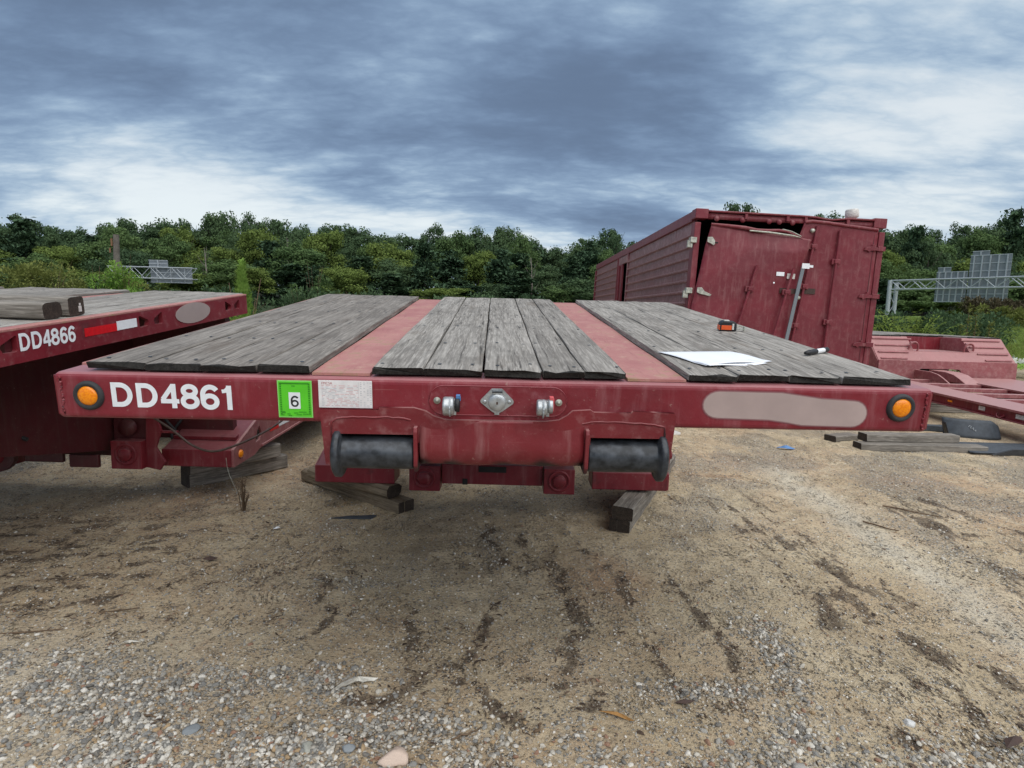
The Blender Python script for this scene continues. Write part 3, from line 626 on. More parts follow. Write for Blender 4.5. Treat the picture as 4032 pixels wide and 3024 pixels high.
def timber(name, p0, p1, w_, h, z, label, group=None, mats=None, rnd=.008, crack=False, roll=0, parent_group=None):
    """squared timber whose near end centre is p0, far end centre p1 (plan), bottom at z"""
    p0 = Vector(p0); p1 = Vector(p1); d = p1 - p0; Lg = d.length; yaw = math.atan2(-d.x, d.y)
    zz0 = z if z > 0.01 or z < -.005 else 0
    mw = T_((p0.x, p0.y, zz0)) @ RZ(yaw); mb = MB(); r = random.Random(int(p0.x * 1000)); n = 8
    secs = [(-w_ / 2, w_ / 2)] if not crack else [(-w_ / 2, -w_ * .12), (-w_ * .10, w_ / 2)]
    for x0, x1 in secs:
        rings = []
        for i in range(n + 1):
            y = Lg * i / n; rg = []
            xc, hw = (x0 + x1) / 2, (x1 - x0) / 2
            for a, b in [(-1, 0), (-1, 1), (1, 1), (1, 0)]:
                for da, db in ((1, 0), (0, 1)) if (a, b) in ((-1, 0), (1, 1)) else ((0, 1), (1, 0)):
                    X = xc + a * (hw - rnd * (da if True else 0)); Z = (rnd if b == 0 else h - rnd) if db else (0 if b == 0 else h)
                    rg.append((X + r.uniform(-.0025, .0025), y + (r.uniform(-.004, .004) if i in (0, n) else 0), Z + r.uniform(-.002, .002)))
            rings.append(rg)
        for i in range(n): mb.cur = 0; mb.add(rings[i] + rings[i + 1], [(k, (k + 1) % 8, 8 + (k + 1) % 8, 8 + k) for k in range(8)])
        mb.cur = 1; mb.add(rings[0], [tuple(range(8))]); mb.add(rings[-1], [tuple(range(8))])
    o = mb.build(name, mats or [M['timber'], M['timber_end']], None, mw, bevel=.003)
    return tag(o, label, 'timber', group)

def lower_nose(root, cx, Yf, zb, zt, run, rise, pads, bars, X0=1.23):
    """nose of a drop deck: front pads, sloping ramp with tread bars"""
    for x0, x1 in pads:
        mb = MB(); mb.box(cx + x0, cx + x1, Yf, Yf + .20, zb, zt); mb.build('nose_pad', M['red'], root, I4, bevel=.006)
        mb = MB(); mb.prism([(Yf + .012, zt - .004), (Yf + run, zt + rise), (Yf + run, zt + rise - .03), (Yf + .20, zt - .03)], lambda u, v_, t: (t, u, v_), cx + x0 + .004, cx + x1 - .004)
        mb.build('ramp_plate', M['red'], root, I4, bevel=.003)
        for s_ in bars:
            y = Yf + run * s_; z = zt + rise * s_
            a, b = (x0 + .02, x1 - .02) if abs(x1 - x0) < .8 else (x0, x1)
            mb = MB(); mb.prism([(y, z - .002), (y - .004, z + .022), (y + .05, z + .036), (y + .05, z - .002)], lambda u, v_, t: (t, u, v_), cx + a, cx + b)
            mb.build('tread_bar', M['red'], root, I4, bevel=.002)
def hinge_set(root, cx, Y, zb, zt, xs, boss=.045):
    for x in xs:
        mb = MB(); mb.box(cx + x - .105, cx + x + .105, Y - .03, Y + .12, zb, zt); o = mb.build('hinge_plate', M['red'], root, I4, bevel=.005)
        mb = MB(); zc = (zb + zt) / 2 + .005
        mb.lathe([(-.052, 0), (-.052, boss - .006), (-.046, boss), (-.028, boss)], 'y', (cx + x, Y, zc), 26); mb.lathe([(-.028, boss + .03), (-.037, boss + .03), (-.037, boss + .016), (-.03, boss + .012)], 'y', (cx + x, Y, zc), 26)
        mb.build('hinge_pin', M['red'], o, I4)
def marker_light(root, G, x, z, r=.029, rg=.0425, y=0.0):
    g = MB(); g.lathe([(-.002, r * .8), (-.0085, r), (-.011, r + .006), (-.010, rg - .004), (-.005, rg), (.001, rg + .001)], 'y', (x, y, z), 36)
    o = g.build('marker_light', M['grommet'], root, G)
    l = MB(); l.lathe([(-.0135, 0), (-.0135, r * .3), (-.012, r * .75), (-.008, r * .97), (-.002, r)], 'y', (x, y, z), 36); l.build('lens', M['amber'], o, G)

# ================================================================== MAIN TRAILER
GM = frame((-0.02364, 1.73493, 1.19522), (0.999443, 0.0332005, 0.00335414), (-0.03336944, 0.99425778, 0.10167566), (0.0000408, -0.10173, 0.994812))
t1 = empty('flatbed_trailer', T_((-0.08, 3.0, 0)), 'nearest maroon flatbed trailer, marked DD4861, with two red strips in its plank deck', 'trailer', 'maroon flatbed trailers')
gr = [([-1.212, -1.045, -.882, -.722, -.566], PD), ([-.391, -.236, -.061, .113, .239, .366], PM), ([.549, .700, .862, 1.019, 1.230], PM)]
gooseneck(t1, GM, gr, [(-.563, -.395), (.370, .546)], 0.0, True, [.38, 1.39, 2.365])
# coupler
F0 = GM @ T_((0, -.006, 0)) @ FACE
top = [(-.536, -.092), (-.365, -.091), (-.362, -.084), (-.262, -.083), (-.228, -.092), (-.205, -.107), (-.175, -.116), (-.16, -.118), (.125, -.118), (.165, -.113), (.19, -.098), (.205, -.084), (.258, -.080), (.268, -.087), (.38, -.088), (.385, -.082), (.508, -.086), (.514, -.095)]
bot = [(.505, -.262), (.492, -.262), (.492, -.165), (.262, -.165), (.262, -.19), (-.262, -.19), (-.262, -.165), (-.505, -.165), (-.505, -.262), (-.524, -.262)]
cp = plate('coupler_plate', [top + bot], M['red_coupler'], .014, F0, t1, bevel=.003)
mb = MB()
prof = [(-.0098, -.119), (-.0104, -.135), (-.0130, -.165), (-.0170, -.195), (-.0165, -.215), (-.009, -.24), (.008, -.259), (.035, -.270), (.12, -.275)]
def bulge(u, v_):
    k = v_ * (len(prof) - 1); i = min(int(k), len(prof) - 2); f = k - i
    y = prof[i][0] * (1 - f) + prof[i + 1][0] * f; z = prof[i][1] * (1 - f) + prof[i + 1][1] * f
    return (-.245 + .487 * u, y + .0015 * math.sin(u * 9 + v_ * 3), z + .002 * math.sin(u * 14) * v_)
mb.grid(bulge, 30, 18); mb.build('coupler_bulge', M['red_coupler'], t1, GM, solid=.006)
for x in (-.256, .250):
    mb = MB(); mb.prism([(-.03, -.137), (-.036, -.15), (-.036, -.255), (-.02, -.278), (.09, -.278), (.09, -.137)], lambda u, v_, t: (t, u, v_), x - .006, x + .006); mb.build('cheek_plate', M['red_coupler'], t1, GM, bevel=.003)
mb = MB(); mb.box(-.52, .52, .09, .10, -.29, -.14); mb.build('recess_back', M['shade_in'], t1, GM)
for s_, x0, x1 in ((-1, -.500, -.264), (1, .257, .492)):
    xo = x0 if s_ < 0 else x1; xi = x1 if s_ < 0 else x0
    mb = MB(); mb.lathe([(xi, 0), (xi, .046), (xi - s_ * -.004 if False else xi + s_ * .004, .0495), (xi + s_ * .10, .0505), (xo - s_ * .046, .0495), (xo - s_ * .030, .0495), (xo - s_ * .025, .052), (xo - s_ * .023, .072), (xo - s_ * .019, .077), (xo - s_ * .006, .077), (xo, .068), (xo, 0)], 'x', (0, .014, -.229), 40)
    o = mb.build('roller', M['roller'], t1, GM)
    mb = MB(); mb.tube([(xo, .03, -.229), (xo + s_ * .03, .03, -.229)], .014, 12); mb.box(*sorted((xo + s_ * .004, xo + s_ * .016)), -.002, .06, -.285, -.20); mb.build('roller_bracket', M['red_coupler'], t1, GM, bevel=.003)
# weld beads
for pts_ in ([(-.505, -.175), (-.503, -.13), (-.485, -.117), (-.44, -.112), (-.39, -.114), (-.34, -.112), (-.29, -.115), (-.262, -.123)], [(.235, -.122), (.27, -.115), (.33, -.116), (.39, -.118), (.45, -.121), (.482, -.128), (.485, -.17)]):
    mb = MB(); pp = []
    for (a, b), (c_1, d_1) in zip(pts_[:-1], pts_[1:]):
        for f in (0, .33, .66): pp.append((a + (c_1 - a) * f, -.0135, b + (d_1 - b) * f + random.uniform(-.0012, .0012)))
    mb.tube(pp, [random.uniform(.0022, .0036) for _ in pp], 6); mb.build('weld_bead', M['red_coupler'], t1, GM)
for sx in (-1, 1):
    mb = MB(); mb.tube([(sx * 1.272 + random.uniform(-.003, .003), -.0005, -.012 - .112 * i / 26) for i in range(27)], [random.uniform(.002, .0045) for _ in range(27)], 6); mb.build('weld_bead', M['red_beam'], t1, GM)
    mb = MB(); mb.box(*sorted((sx * 1.2955, sx * 1.2985)), .012, .12, -.128, -.010); mb.build('end_cap', M['red_beam'], t1, GM, bevel=.0012)
# connector panel
op = plate('connector_panel', [stadium(-.218, .187, -.104, -.016, 12)], M['red_beam'], .004, GM @ T_((0, -.002, 0)) @ FACE, t1, bevel=.001)
mb = MB(); st = stadium(-.218, .187, -.104, -.016, 12); mb.tube([(a, -.0035, b) for a, b in st + st[:1]], .0016, 5); mb.build('panel_rim', M['red_beam'], op, GM)
for x, z in ((-.195, -.061), (.163, -.061)):
    mb = MB(); mb.lathe([(-.004, .0105), (-.0055, .0105), (-.0065, .009), (-.007, .005), (-.013, .0045), (-.013, 0)], 'y', (x, 0, z), 14); mb.build('bolt', M['zinc'], op, GM)
hx = [(-.068, -.059), (-.066, -.064), (-.034, -.090), (-.026, -.094), (-.026, -.100), (-.012, -.100), (-.012, -.094), (-.004, -.090), (.028, -.066), (.030, -.060), (.028, -.055), (-.002, -.024), (-.006, -.021), (-.034, -.021), (-.038, -.024), (-.066, -.054)]
sk = plate('electrical_socket', [hx], M['alu'], .006, GM @ T_((0, -.0072, 0)) @ FACE, t1, bevel=.0015)
mb = MB(); mb.lathe([(-.010, .0255), (-.0175, .0255), (-.0195, .0235), (-.0200, .012), (-.0205, .006), (-.0200, 0)], 'y', (-.019, 0, -.061), 30); mb.box(-.031, -.007, -.019, -.012, -.036, -.026); mb.build('socket_lid', M['alu'], sk, GM)
mb = MB(); mb.tube([(-.034, -.018, -.0285), (-.004, -.018, -.0285)], .0035, 8); mb.build('lid_hinge', M['roller'], sk, GM); mb = MB(); mb.box(-.0215, -.0165, -.0212, -.0195, -.066, -.058); mb.build('lid_mark', M['brown'], sk, GM)
for x in (-.055, .017):
    mb = MB(); mb.lathe([(-.010, .0055), (-.0125, .0055), (-.0135, .003), (-.0135, 0)], 'y', (x, 0, -.0605), 12); mb.build('screw', M['alu'], sk, GM)
def gladhand(x, cmat, big):
    b = MB(); k = 1 if big else .88
    b.lathe([(-.004, 0.012), (-.012, .013), (-.020, .017 * k), (-.024, .017 * k)], 'y', (x, 0, -.066), 16)
    b.lathe([(-.019 * k, 0), (-.019 * k, .024 * k), (-.015 * k, .0275 * k), (.010 * k, .0275 * k), (.014, .023 * k), (.014, 0)], 'x', (x, -.040, -.068), 26)
    b.box(x + .010, x + .020, -.050, -.030, -.092, -.046)
    o = b.build('gladhand', M['alu'], t1, GM, bevel=.0012)
    c_ = MB(); c_.lathe([(.016, 0), (.016, .020), (.021, .022), (.028, .022), (.030, .018), (.030, 0)], 'x', (x, -.042, -.062), 22); c_.build('rubber_seal', M['black'] if big else M['alu'], o, GM)
    d = MB(); d.box(x + .019, x + .031, -.052, -.036, -.043, -.033); d.box(x + .0295, x + .0325, -.052, -.042, -.076 if not big else -.05, -.037); d.build('colour_tag', cmat, o, GM, bevel=.0015)
    e_ = MB(); e_.tube([(x + .002, -.040 - .029 * math.cos(a), -.068 + .029 * math.sin(a)) for a in [R(q_) for q_ in range(-100, 80, 15)]], .0022, 6); e_.build('spring_clip', M['galv'], o, GM)
gladhand(-.156, M['blue'], True); gladhand(.112, M['red_tag'], False)
marker_light(t1, GM, -1.196, -.066); marker_light(t1, GM, 1.196, -.058)
# number
mb = MB()
for i, ch in enumerate('DD4861'):
    x = [-1.136, -1.065, -.993, -.936, -.879, -.823][i]
    glyph(mb, ch, x, -.0985 - (.0007 * i), .0725, 1.25 if ch == 'D' else 1.06 if ch != '1' else 1.0, .20)
mb.build('trailer_number', M['white'], t1, GM @ T_((0, -.0012, 0)) @ FACE, solid=0)
# placard
def flat(name, x0, x1, z0, z1, mat, parent, d=-.0016, th=.0012, tilt=0, G=GM):
    mb = MB(); mb.box(x0, x1, d - th / 2, d + th / 2, z0, z1); return mb.build(name, mat, parent, G @ RY(tilt) if tilt else G)
pk = flat('placard', -.657, -.558, -.121, -.010, M['green_lt'], t1, -.0018, .002)
flat('placard_field', -.654, -.561, -.118, -.013, M['green'], pk, -.0032, .0008)
mb = MB()
for a in range(14):
    for x in (-.6505, -.5685): mb.box(x, x + .0048, -.0042, -.0038, -.0185 - a * .0068 - .0048, -.0185 - a * .0068)
mb.box(-.650, -.566, -.0042, -.0038, -.0205, -.0165)
for x0, x1, z in ((-.648, -.636, -.107), (-.632, -.622, -.110), (-.650, -.640, -.113), (-.612, -.600, -.107), (-.598, -.576, -.104), (-.605, -.590, -.112), (-.587, -.570, -.110), (-.645, -.637, -.1035), (-.616, -.606, -.026), (-.628, -.618, -.1145)): mb.box(x0, x1, -.0042, -.0038, z - .0012, z + .0012)
mb.build('placard_print', M['green_dk'], pk, GM)
wq = flat('number_card', -.625, -.592, -.094, -.045, M['white'], pk, -.0044, .0008)
mb = MB(); glyph(mb, '6', 0, 0, .034, 1.0, .15); mb.build('numeral', M['black'], wq, GM @ T_((-.6195, -.0052, -.0885)) @ FACE)
# sticker
st_ = flat('inspection_sticker', -.539, -.384, -.089, -.007, M['sticker'], t1, -.0018, .0012)
rs = random.Random(3); g1 = MB(); g2 = MB(); g3 = MB()
for i in range(15):
    z = -.0225 - i * .0043; x = -.530
    while x < -.427:
        l_ = rs.uniform(.003, .02); (g1 if rs.random() < .45 else g2).box(x, min(x + l_, -.424), -.0028, -.0024, z - .0009, z + .0007); x += l_ + rs.uniform(.002, .012)
for i in range(14):
    z = -.013 - i * .0053
    for x in (-.419, -.409, -.399, -.391):
        if rs.random() < .75: g1.box(x, x + .005, -.0028, -.0024, z - .001, z + .001)
g1.box(-.4235, -.4228, -.0028, -.0024, -.086, -.011)
g3.grid(lambda u, v_: (-.537 + .055 * u, -.0036, -.0265 - .004 * u * u * 2.2 - .0018 * v_), 8, 1, False)
g1.build('grey_print', M['ink_grey'], st_, GM); g2.build('faded_print', M['ink_pink'], st_, GM); g3.build('crease', M['white'], st_, GM)
link('heading', text_mesh('heading', 'FMCSA', .0105, M['ink_red']), st_, GM @ T_((-.530, -.0028, -.0195)) @ FACE @ Matrix.Diagonal((.98, 1, 1, 1)))
# added patch standing for blurred-out lettering
pts_ = arc(.642, -.059, .048, .042, 90, 270, 10) + [(.80, -.104), (.86, -.112), (.90, -.119)] + arc(1.052, -.080, .044, .041, -90, 90, 10) + [(.95, -.034), (.89, -.026), (.83, -.018)]
def grow(pl, d):
    n = len(pl); o = []
    for i in range(n):
        t = (Vector(pl[(i + 1) % n]) - Vector(pl[i - 1])).normalized(); o.append((pl[i][0] + t.y * d * sgn_, pl[i][1] - t.x * d * sgn_))
    return o
sgn_ = 1 if sum(pts_[i - 1][0] * pts_[i][1] - pts_[i][0] * pts_[i - 1][1] for i in range(len(pts_))) > 0 else -1
oa = plate('blurred_lettering', [grow(pts_, -.002)], M['patch'], .0008, GM @ T_((0, -.0016, 0)) @ FACE, t1, label='grey beige patch standing in for blurred out lettering on the front beam')
plate('feathered_edge', [grow(pts_, .0005)], M['patch_edge'], .0008, GM @ T_((0, -.0011, 0)) @ FACE, oa); plate('feathered_rim', [grow(pts_, .003)], M['patch_rim'], .0008, GM @ T_((0, -.0006, 0)) @ FACE, oa)
# lower deck behind
cxm = -.123
lower_nose(t1, cxm, 4.05, .178, .302, 1.25, .46, [(-1.228, -.68), (.70, 1.228)], (.10, .32, .56))
hinge_set(t1, cxm, 3.98, .165, .34, (-.455, .462))
mb = MB(); mb.box(cxm - .345, cxm + .352, 4.0, 4.10, .205, .345); mb.build('hinge_beam', M['red'], t1, I4, bevel=.006)
mb = MB(); mb.box(cxm - .09, cxm + .10, 3.990, 4.0, .295, .335); mb.box(cxm - .20, cxm - .165, 3.990, 4.0, .205, .245); mb.build('slot_shade', M['shade_in'], t1, I4)  # dark blocks on the beam stand for shaded slot openings
for s_ in (-1, 1):
    mb = MB(); mb.box(cxm + s_ * .455 - .06, cxm + s_ * .455 + .06, 4.1, 4.75, .24, .66); mb.build('hinge_arm', M['red_dark'], t1, I4, bevel=.01)
    mb = MB(); mb.prism([(4.06, .18), (4.06, .295), (5.35, .76), (11.5, .86), (11.5, .60), (5.3, .52)], lambda u, v_, t: (t, u, v_), cxm + s_ * 1.238, cxm + s_ * 1.226); mb.build('lower_side_rail', M['red'], t1, I4, bevel=.003)
mb = MB(); mb.box(cxm - 1.22, cxm + 1.22, 5.3, 11.5, .74, .80); mb.build('lower_deck', M['plank'], t1, I4)
# things on the main deck
def on_deck(x, y, z=.0305): return GM @ T_((x, y, z))
mb = MB()
cor = [(.553, .385), (.830, .432), (.905, .245), (.640, .130)]
def sheet(cor, lift, ph):
    def fn(u, v_):
        a = Vector(cor[0]).lerp(Vector(cor[1]), u); b = Vector(cor[3]).lerp(Vector(cor[2]), u); p = a.lerp(b, v_)
        return (p.x, p.y, lift + .0035 * math.sin(u * 5 + ph) * v_ + .003 * abs(math.sin(v_ * 4 + ph)) + .006 * max(0, u - .8) * v_)
    return fn
mb.grid(sheet(cor, .002, 0), 14, 10); p_ = mb.build('paper_sheet', M['paper'], None, on_deck(0, 0), solid=.0006); tag(p_, 'white sheet of paper on top, lying loose on the right hand planks', 'paper', 'white papers on the deck')
mb = MB(); cor2 = [(.580, .33), (.80, .37), (.868, .198), (.648, .118)]; mb.grid(sheet(cor2, .0002, 1.2), 10, 8)
p_ = mb.build('paper_sheet', M['paper'], None, on_deck(0, 0), solid=.0006); tag(p_, 'lower sheet of white paper peeking out from under the top sheet', 'paper', 'white papers on the deck')
tm = empty('tape_measure', GM @ T_((1.060, 1.055, .0305)) @ RZ(R(-8)) @ Matrix.Scale(.86, 4), 'small black and orange tape measure lying on the plank deck near its right edge', 'tape measure')
TM = WM[tm.name]
mb = MB(); mb.prism([(-.042, 0), (.042, 0), (.046, .006), (.044, .040), (.034, .050), (-.026, .052), (-.040, .044), (-.045, .02)], lambda u, v_, t: (u, t, v_), -.030, .030); mb.build('case', M['black'], tm, TM, bevel=.005)
mb = MB(); mb.box(-.036, .018, -.0315, -.0295, .006, .030); mb.box(-.0455, -.036, -.028, .028, .004, .028); mb.build('orange_panel', M['orange'], tm, TM, bevel=.001)
mb = MB(); mb.box(.020, .030, -.0318, -.0295, .008, .040); mb.box(-.020, .008, -.015, .015, .0515, .056); mb.build('steel_clip', M['white_dirty'], tm, TM, bevel=.001)
mb = MB(); mb.box(.044, .092, -.010, .012, .006, .010); mb.box(.088, .093, -.012, .014, -.0, .024); mb.tube([(.05, 0, .02), (.065, .01, .026), (.085, .02, .02)], .0035, 6); mb.build('tape_hook', M['zinc'], tm, TM, bevel=.001)
pen = empty('marker_pen', GM @ T_((1.155, .425, .041)) @ RZ(R(-51 + 90 - 4)), 'black marker pen with a white label lying near the right edge of the deck', 'pen')
PM_ = WM[pen.name]
mb = MB(); mb.lathe([(-.085, 0), (-.085, .006), (-.06, .0095), (-.01, .0098)], 'x', (0, 0, 0), 14); mb.build('cap', M['black'], pen, PM_); mb = MB(); mb.lathe([(.045, .0095), (.072, .0095), (.08, .006), (.08, 0)], 'x', (0, 0, 0), 14); mb.build('end_plug', M['black'], pen, PM_)
mb = MB(); mb.lathe([(-.0105, .0088), (.0455, .0088)], 'x', (0, 0, 0), 14); mb.build('barrel', M['white'], pen, PM_)

# ================================================================== LEFT TRAILER
oL = Vector((-1.97861, 2.38, 1.2808)); eX = Vector((0.999976, 0.00690758, 0.00066536)); eY = Vector((-0.00693945, 0.99588959, 0.0903093)); eZ = Vector((-0.0000388, -0.0903117, 0.9959135))
oG = oL - eX * 1.295 - eY * .49
GL = frame(oG, eX, eY, eZ)
t2 = empty('flatbed_trailer', T_((-3.25, 3.2, 0)), 'maroon drop deck flatbed trailer marked DD4866 on its side rail, left of the nearest one', 'trailer', 'maroon flatbed trailers')
gr = [([-1.225, -1.055, -.890, -.725, -.566], PD), ([-.391, -.236, -.061, .113, .239, .366], PM), ([.549, .700, .862, 1.025, 1.232], PM)]
gooseneck(t2, GL, gr, [(-.563, -.395), (.370, .546)], -.029, False, [.375, 1.39, 2.365], web=((.14, -.42), (1.26, -.83), (2.2, -1.10), (2.56, -1.10)))
XS_ = 1.2955
SIDE = GL @ T_((XS_, 0, 0)) @ frame((0, 0, 0), (0, 1, 0), (0, 0, 1), (1, 0, 0))
mb = MB()
for i, ch in enumerate('DD4866'): glyph(mb, ch, [.490, .553, .615, .661, .714, .763][i], -.0965 - .0005 * i, .0715, [1.12, 1.12, .90, .94, .88, .86][i], .185)
mb.build('trailer_number', M['white'], t2, SIDE)
def sideflat(name, y0, y1, z0, z1, mat, x=XS_): mb = MB(); mb.box(x - .0005, x + .0012, y0, y1, z0, z1); return mb.build(name, mat, t2, GL)
sideflat('red_reflector', .866, 1.094, -.088, -.049, M['red_tape']); sideflat('white_reflector', 1.096, 1.258, -.086, -.041, M['white'])
plate('blurred_lettering', [arc(1.835, -.066, .205, .062, 0, 360, 28)[:-1]], M['patch_left'], .0016, SIDE @ T_((0, 0, .0004)), t2, label='grey oval standing in for blurred out lettering on the side rail')  # added oval in place of blurred-out lettering
cxl = -3.217
lower_nose(t2, cxl, 4.15, .235, .360, 1.25, .47, [(-1.228, -.72), (.735, 1.228)], (.10, .37, .66))
mb = MB(); mb.box(cxl - .5, cxl + .45, 4.15, 4.25, .30, .44); mb.build('hinge_beam', M['red_dark'], t2, I4, bevel=.006)
hinge_set(t2, cxl, 4.0, .255, .45, (-.30, .60)); 
mb = MB(); mb.lathe([(-.05, 0), (-.05, .055), (-.02, .06)], 'y', (-2.63, 4.05, .535), 26); mb.box(-2.75, -2.52, 4.06, 4.2, .44, .62); mb.build('hinge_pin', M['red_dark'], t2, I4)
mb = MB(); mb.prism([(-2.52, .26), (-2.42, .24), (-2.38, .30), (-2.44, .40), (-2.40, .52), (-2.43, .62), (-2.50, .62)], lambda u, v_, t: (u, t, v_), 4.02, 4.04); mb.box(-2.47, -2.30, 4.03, 4.06, .50, .515, ); mb.build('hinge_gusset', M['red'], t2, I4, bevel=.003)
tear = [(4.52, .335), (4.60, .345), (4.64, .39), (4.60, .455), (4.56, .43)]
tear2 = [(5.02, .42), (5.12, .42), (5.14, .50), (5.07, .56), (5.02, .50)]
mws = T_((cxl + 1.236, 0, 0)) @ frame((0, 0, 0), (0, 1, 0), (0, 0, 1), (1, 0, 0))
plate('lower_side_rail', [[(4.16, .235), (4.50, .245), (4.60, .275), (5.5, .33), (11.5, .50), (11.5, .80), (5.4, .83), (4.16, .362)]], M['red_dusty'], .02, mws, t2, [tear, tear2, [(5.6, .50), (5.68, .50), (5.68, .58)], [(5.8, .50), (5.88, .50), (5.8, .58)]], bevel=.002)
mb = MB(); mb.box(cxl + 1.248, cxl + 1.262, 4.62, 11.5, .285, .30, RX(0)); mb.build('rail_flange', M['red_dusty'], t2, T_((0, 0, -.0)) @ T_((0, 4.6, .285)) @ RX(R(1.9)) @ T_((0, -4.6, -.285)))
mb = MB(); mb.lathe([(.0, .030), (.010, .028), (.016, .018), (.018, 0)], 'x', (cxl + 1.247, 4.26, .312), 20); mb.build('marker_light', M['amber'], t2, I4)
mb = MB(); mb.box(cxl + 1.247, cxl + 1.249, 4.98, 5.26, .375, .42); mb.build('white_reflector', M['white'], t2, I4 @ T_((0, 0, .0)))
mb = MB(); mb.box(cxl + 1.247, cxl + 1.249, 4.80, 4.975, .365, .405); mb.build('red_reflector', M['red_tape'], t2, I4)
mb = MB(); mb.box(cxl - 1.22, cxl + 1.22, 5.4, 11.5, .76, .80); mb.build('lower_deck', M['plank'], t2, I4)
for (pts_, r_) in (([(-2.45, 3.95, .69), (-2.382, 3.9, .64), (-2.283, 3.9, .574), (-2.218, 3.9, .524), (-2.119, 3.9, .449), (-2.001, 3.9, .414), (-1.90, 3.95, .43), (-1.80, 4.15, .47), (-1.72, 4.35, .53), (-1.68, 4.6, .60), (-1.75, 4.9, .66)], .008),
                   ([(-2.60, 4.3, .62), (-2.48, 4.28, .50), (-2.42, 4.3, .40), (-2.46, 4.32, .36), (-2.52, 4.35, .42), (-2.45, 4.4, .55)], .010), ([(-2.62, 4.0, .72), (-2.45, 4.02, .62), (-2.34, 4.1, .60), (-2.28, 4.25, .66)], .007)):
    mb = MB(); pp = [Vector(p) for p in pts_]; sm = []
    for i in range(len(pp) - 1):
        a, b, c_1, d_1 = pp[max(i - 1, 0)], pp[i], pp[i + 1], pp[min(i + 2, len(pp) - 1)]
        for k in range(5):
            f = k / 5; sm.append(.5 * ((2 * b) + (c_1 - a) * f + (2 * a - 5 * b + 4 * c_1 - d_1) * f * f + (3 * b - a - 3 * c_1 + d_1) * f ** 3))
    sm.append(pp[-1]); mb.tube(sm, r_, 8); mb.build('air_hose', M['hose'] if r_ != .010 else M['grommet'], t2, I4)
mb = MB(); mb.tube([(-2.93, 3.9, .82), (-2.8, 3.88, .835), (-2.72, 3.86, .85), (-2.6, 3.86, .835), (-2.5, 3.88, .83)], .006, 6); mb.build('wire', M['zinc'], t2, I4)

mb = MB(); mb.prism([(-3.45 + .13 * math.cos(a), .345 + .115 * math.sin(a)) for a in [R(q_) for q_ in range(0, 360, 20)]], lambda u, v_, t: (u, t, v_), 3.90, 3.935); o = mb.build('hinge_eye', M['red_dark'], t2, I4, bevel=.004)
mb = MB(); mb.lathe([(3.885, 0), (3.885, .055), (3.90, .060)], 'y', (-3.45, 0, .345), 22); mb.build('hinge_pin', M['red'], o, I4)
for x0, x1, z_a, z_b in ((-3.28, -3.02, .30, .45), (-2.98, -2.78, .27, .36)): mb = MB(); mb.box(x0, x1, 3.93, 3.96, z_a, z_b); mb.build('cross_plate', M['red_dark'], t2, I4, bevel=.008)
mb = MB(); mb.tube([(-3.3, 3.3, .68), (-2.9, 3.3, .66), (-2.745, 3.32, .60)], .012, 6); mb.build('air_line', M['grommet'], t2, I4)
# timbers lying across the left deck
def deck_timber(name, x0, x1, yc, w_, h, label, rnd, mats, tagm=None):
    mw = GL @ T_((x1, yc, .0015)) @ RZ(R(90)); mb = MB(); r = random.Random(int(w_ * 1e4)); n = 8; Lg = x1 - x0; rings = []
    for i in range(n + 1):
        rg = []
        for k in range(16):
            a = 2 * math.pi * (k + .5) / 16; ca, sa = math.cos(a), math.sin(a); p = rnd
            X = math.copysign(abs(ca) ** p, ca) * w_ / 2; Z = h / 2 + math.copysign(abs(sa) ** p, sa) * h / 2
            rg.append((X + r.uniform(-.002, .002), Lg * i / n, Z + r.uniform(-.0015, .0015)))
        rings.append(rg)
    for i in range(n): mb.add(rings[i] + rings[i + 1], [(k, (k + 1) % 16, 16 + (k + 1) % 16, 16 + k) for k in range(16)])
    mb.cur = 1; mb.add(rings[0], [tuple(range(16))]); mb.add(rings[-1], [tuple(range(16))])
    o = mb.build(name, mats, None, mw); tag(o, label, 'timber', 'timbers on the left trailer deck')
    if tagm: q_ = MB(); q_.box(.012, .030, -.003, -.0005, .018, .045); q_.box(.018, .026, -.003, -.0005, .047, .058); q_.build('staple_tag', M['white_dirty'], o, mw)
    return o
deck_timber('timber', .05, 1.222, .785, .115, .076, 'rounded grey timber, front one of the two across the left trailer deck', .55, [M['timber'], M['timber_end']])
deck_timber('timber', .0, 1.222, .935, .105, .088, 'square sawn dark timber with a white tag on its end, across the left trailer deck', .35, [M['timber'], M['timber_end']], True)

# ================================================================== timbers under the trailers
TB = [M['timber_brown'], M['timber_end']]; g_b = 'blocking timbers under the trailers'
def gz0(x, y): return GZ(x, y)
z0 = gz0(.72, 3.76) - .004
timber('timber', (.722, 3.745), (1.40, 5.30), .135, .088, z0, 'split lower timber sticking out under the right front corner of the nearest trailer', g_b, crack=True)
timber('timber', (.735, 3.735), (1.42, 5.26), .14, .088, z0 + .090, 'square grey timber on top of the split one at the right front corner', g_b)
z0 = gz0(-.75, 3.98) - .006
timber('timber', (-.705, 3.975), (-1.63, 4.72), .135, .085, z0, 'brown lower timber slanting out under the left front corner of the nearest trailer', g_b, TB, crack=True)
timber('timber', (-.80, 4.03), (-1.50, 4.48), .14, .086, z0 + .088, 'rounded upper timber under the left front corner of the nearest trailer', g_b, TB, rnd=.022)
z0 = gz0(-2.4, 4.4) - .004
timber('timber', (-2.47, 4.42), (-1.98, 5.08), .14, .115, z0, 'lower dark grey timber beneath the ramp of the left trailer', g_b)
timber('timber', (-2.43, 4.36), (-2.00, 4.98), .14, .112, z0 + .117, 'upper dark grey timber beneath the ramp of the left trailer', g_b)
g_s = 'timbers lying right of the nearest trailer'
z0 = gz0(4.4, 6.45) - .004
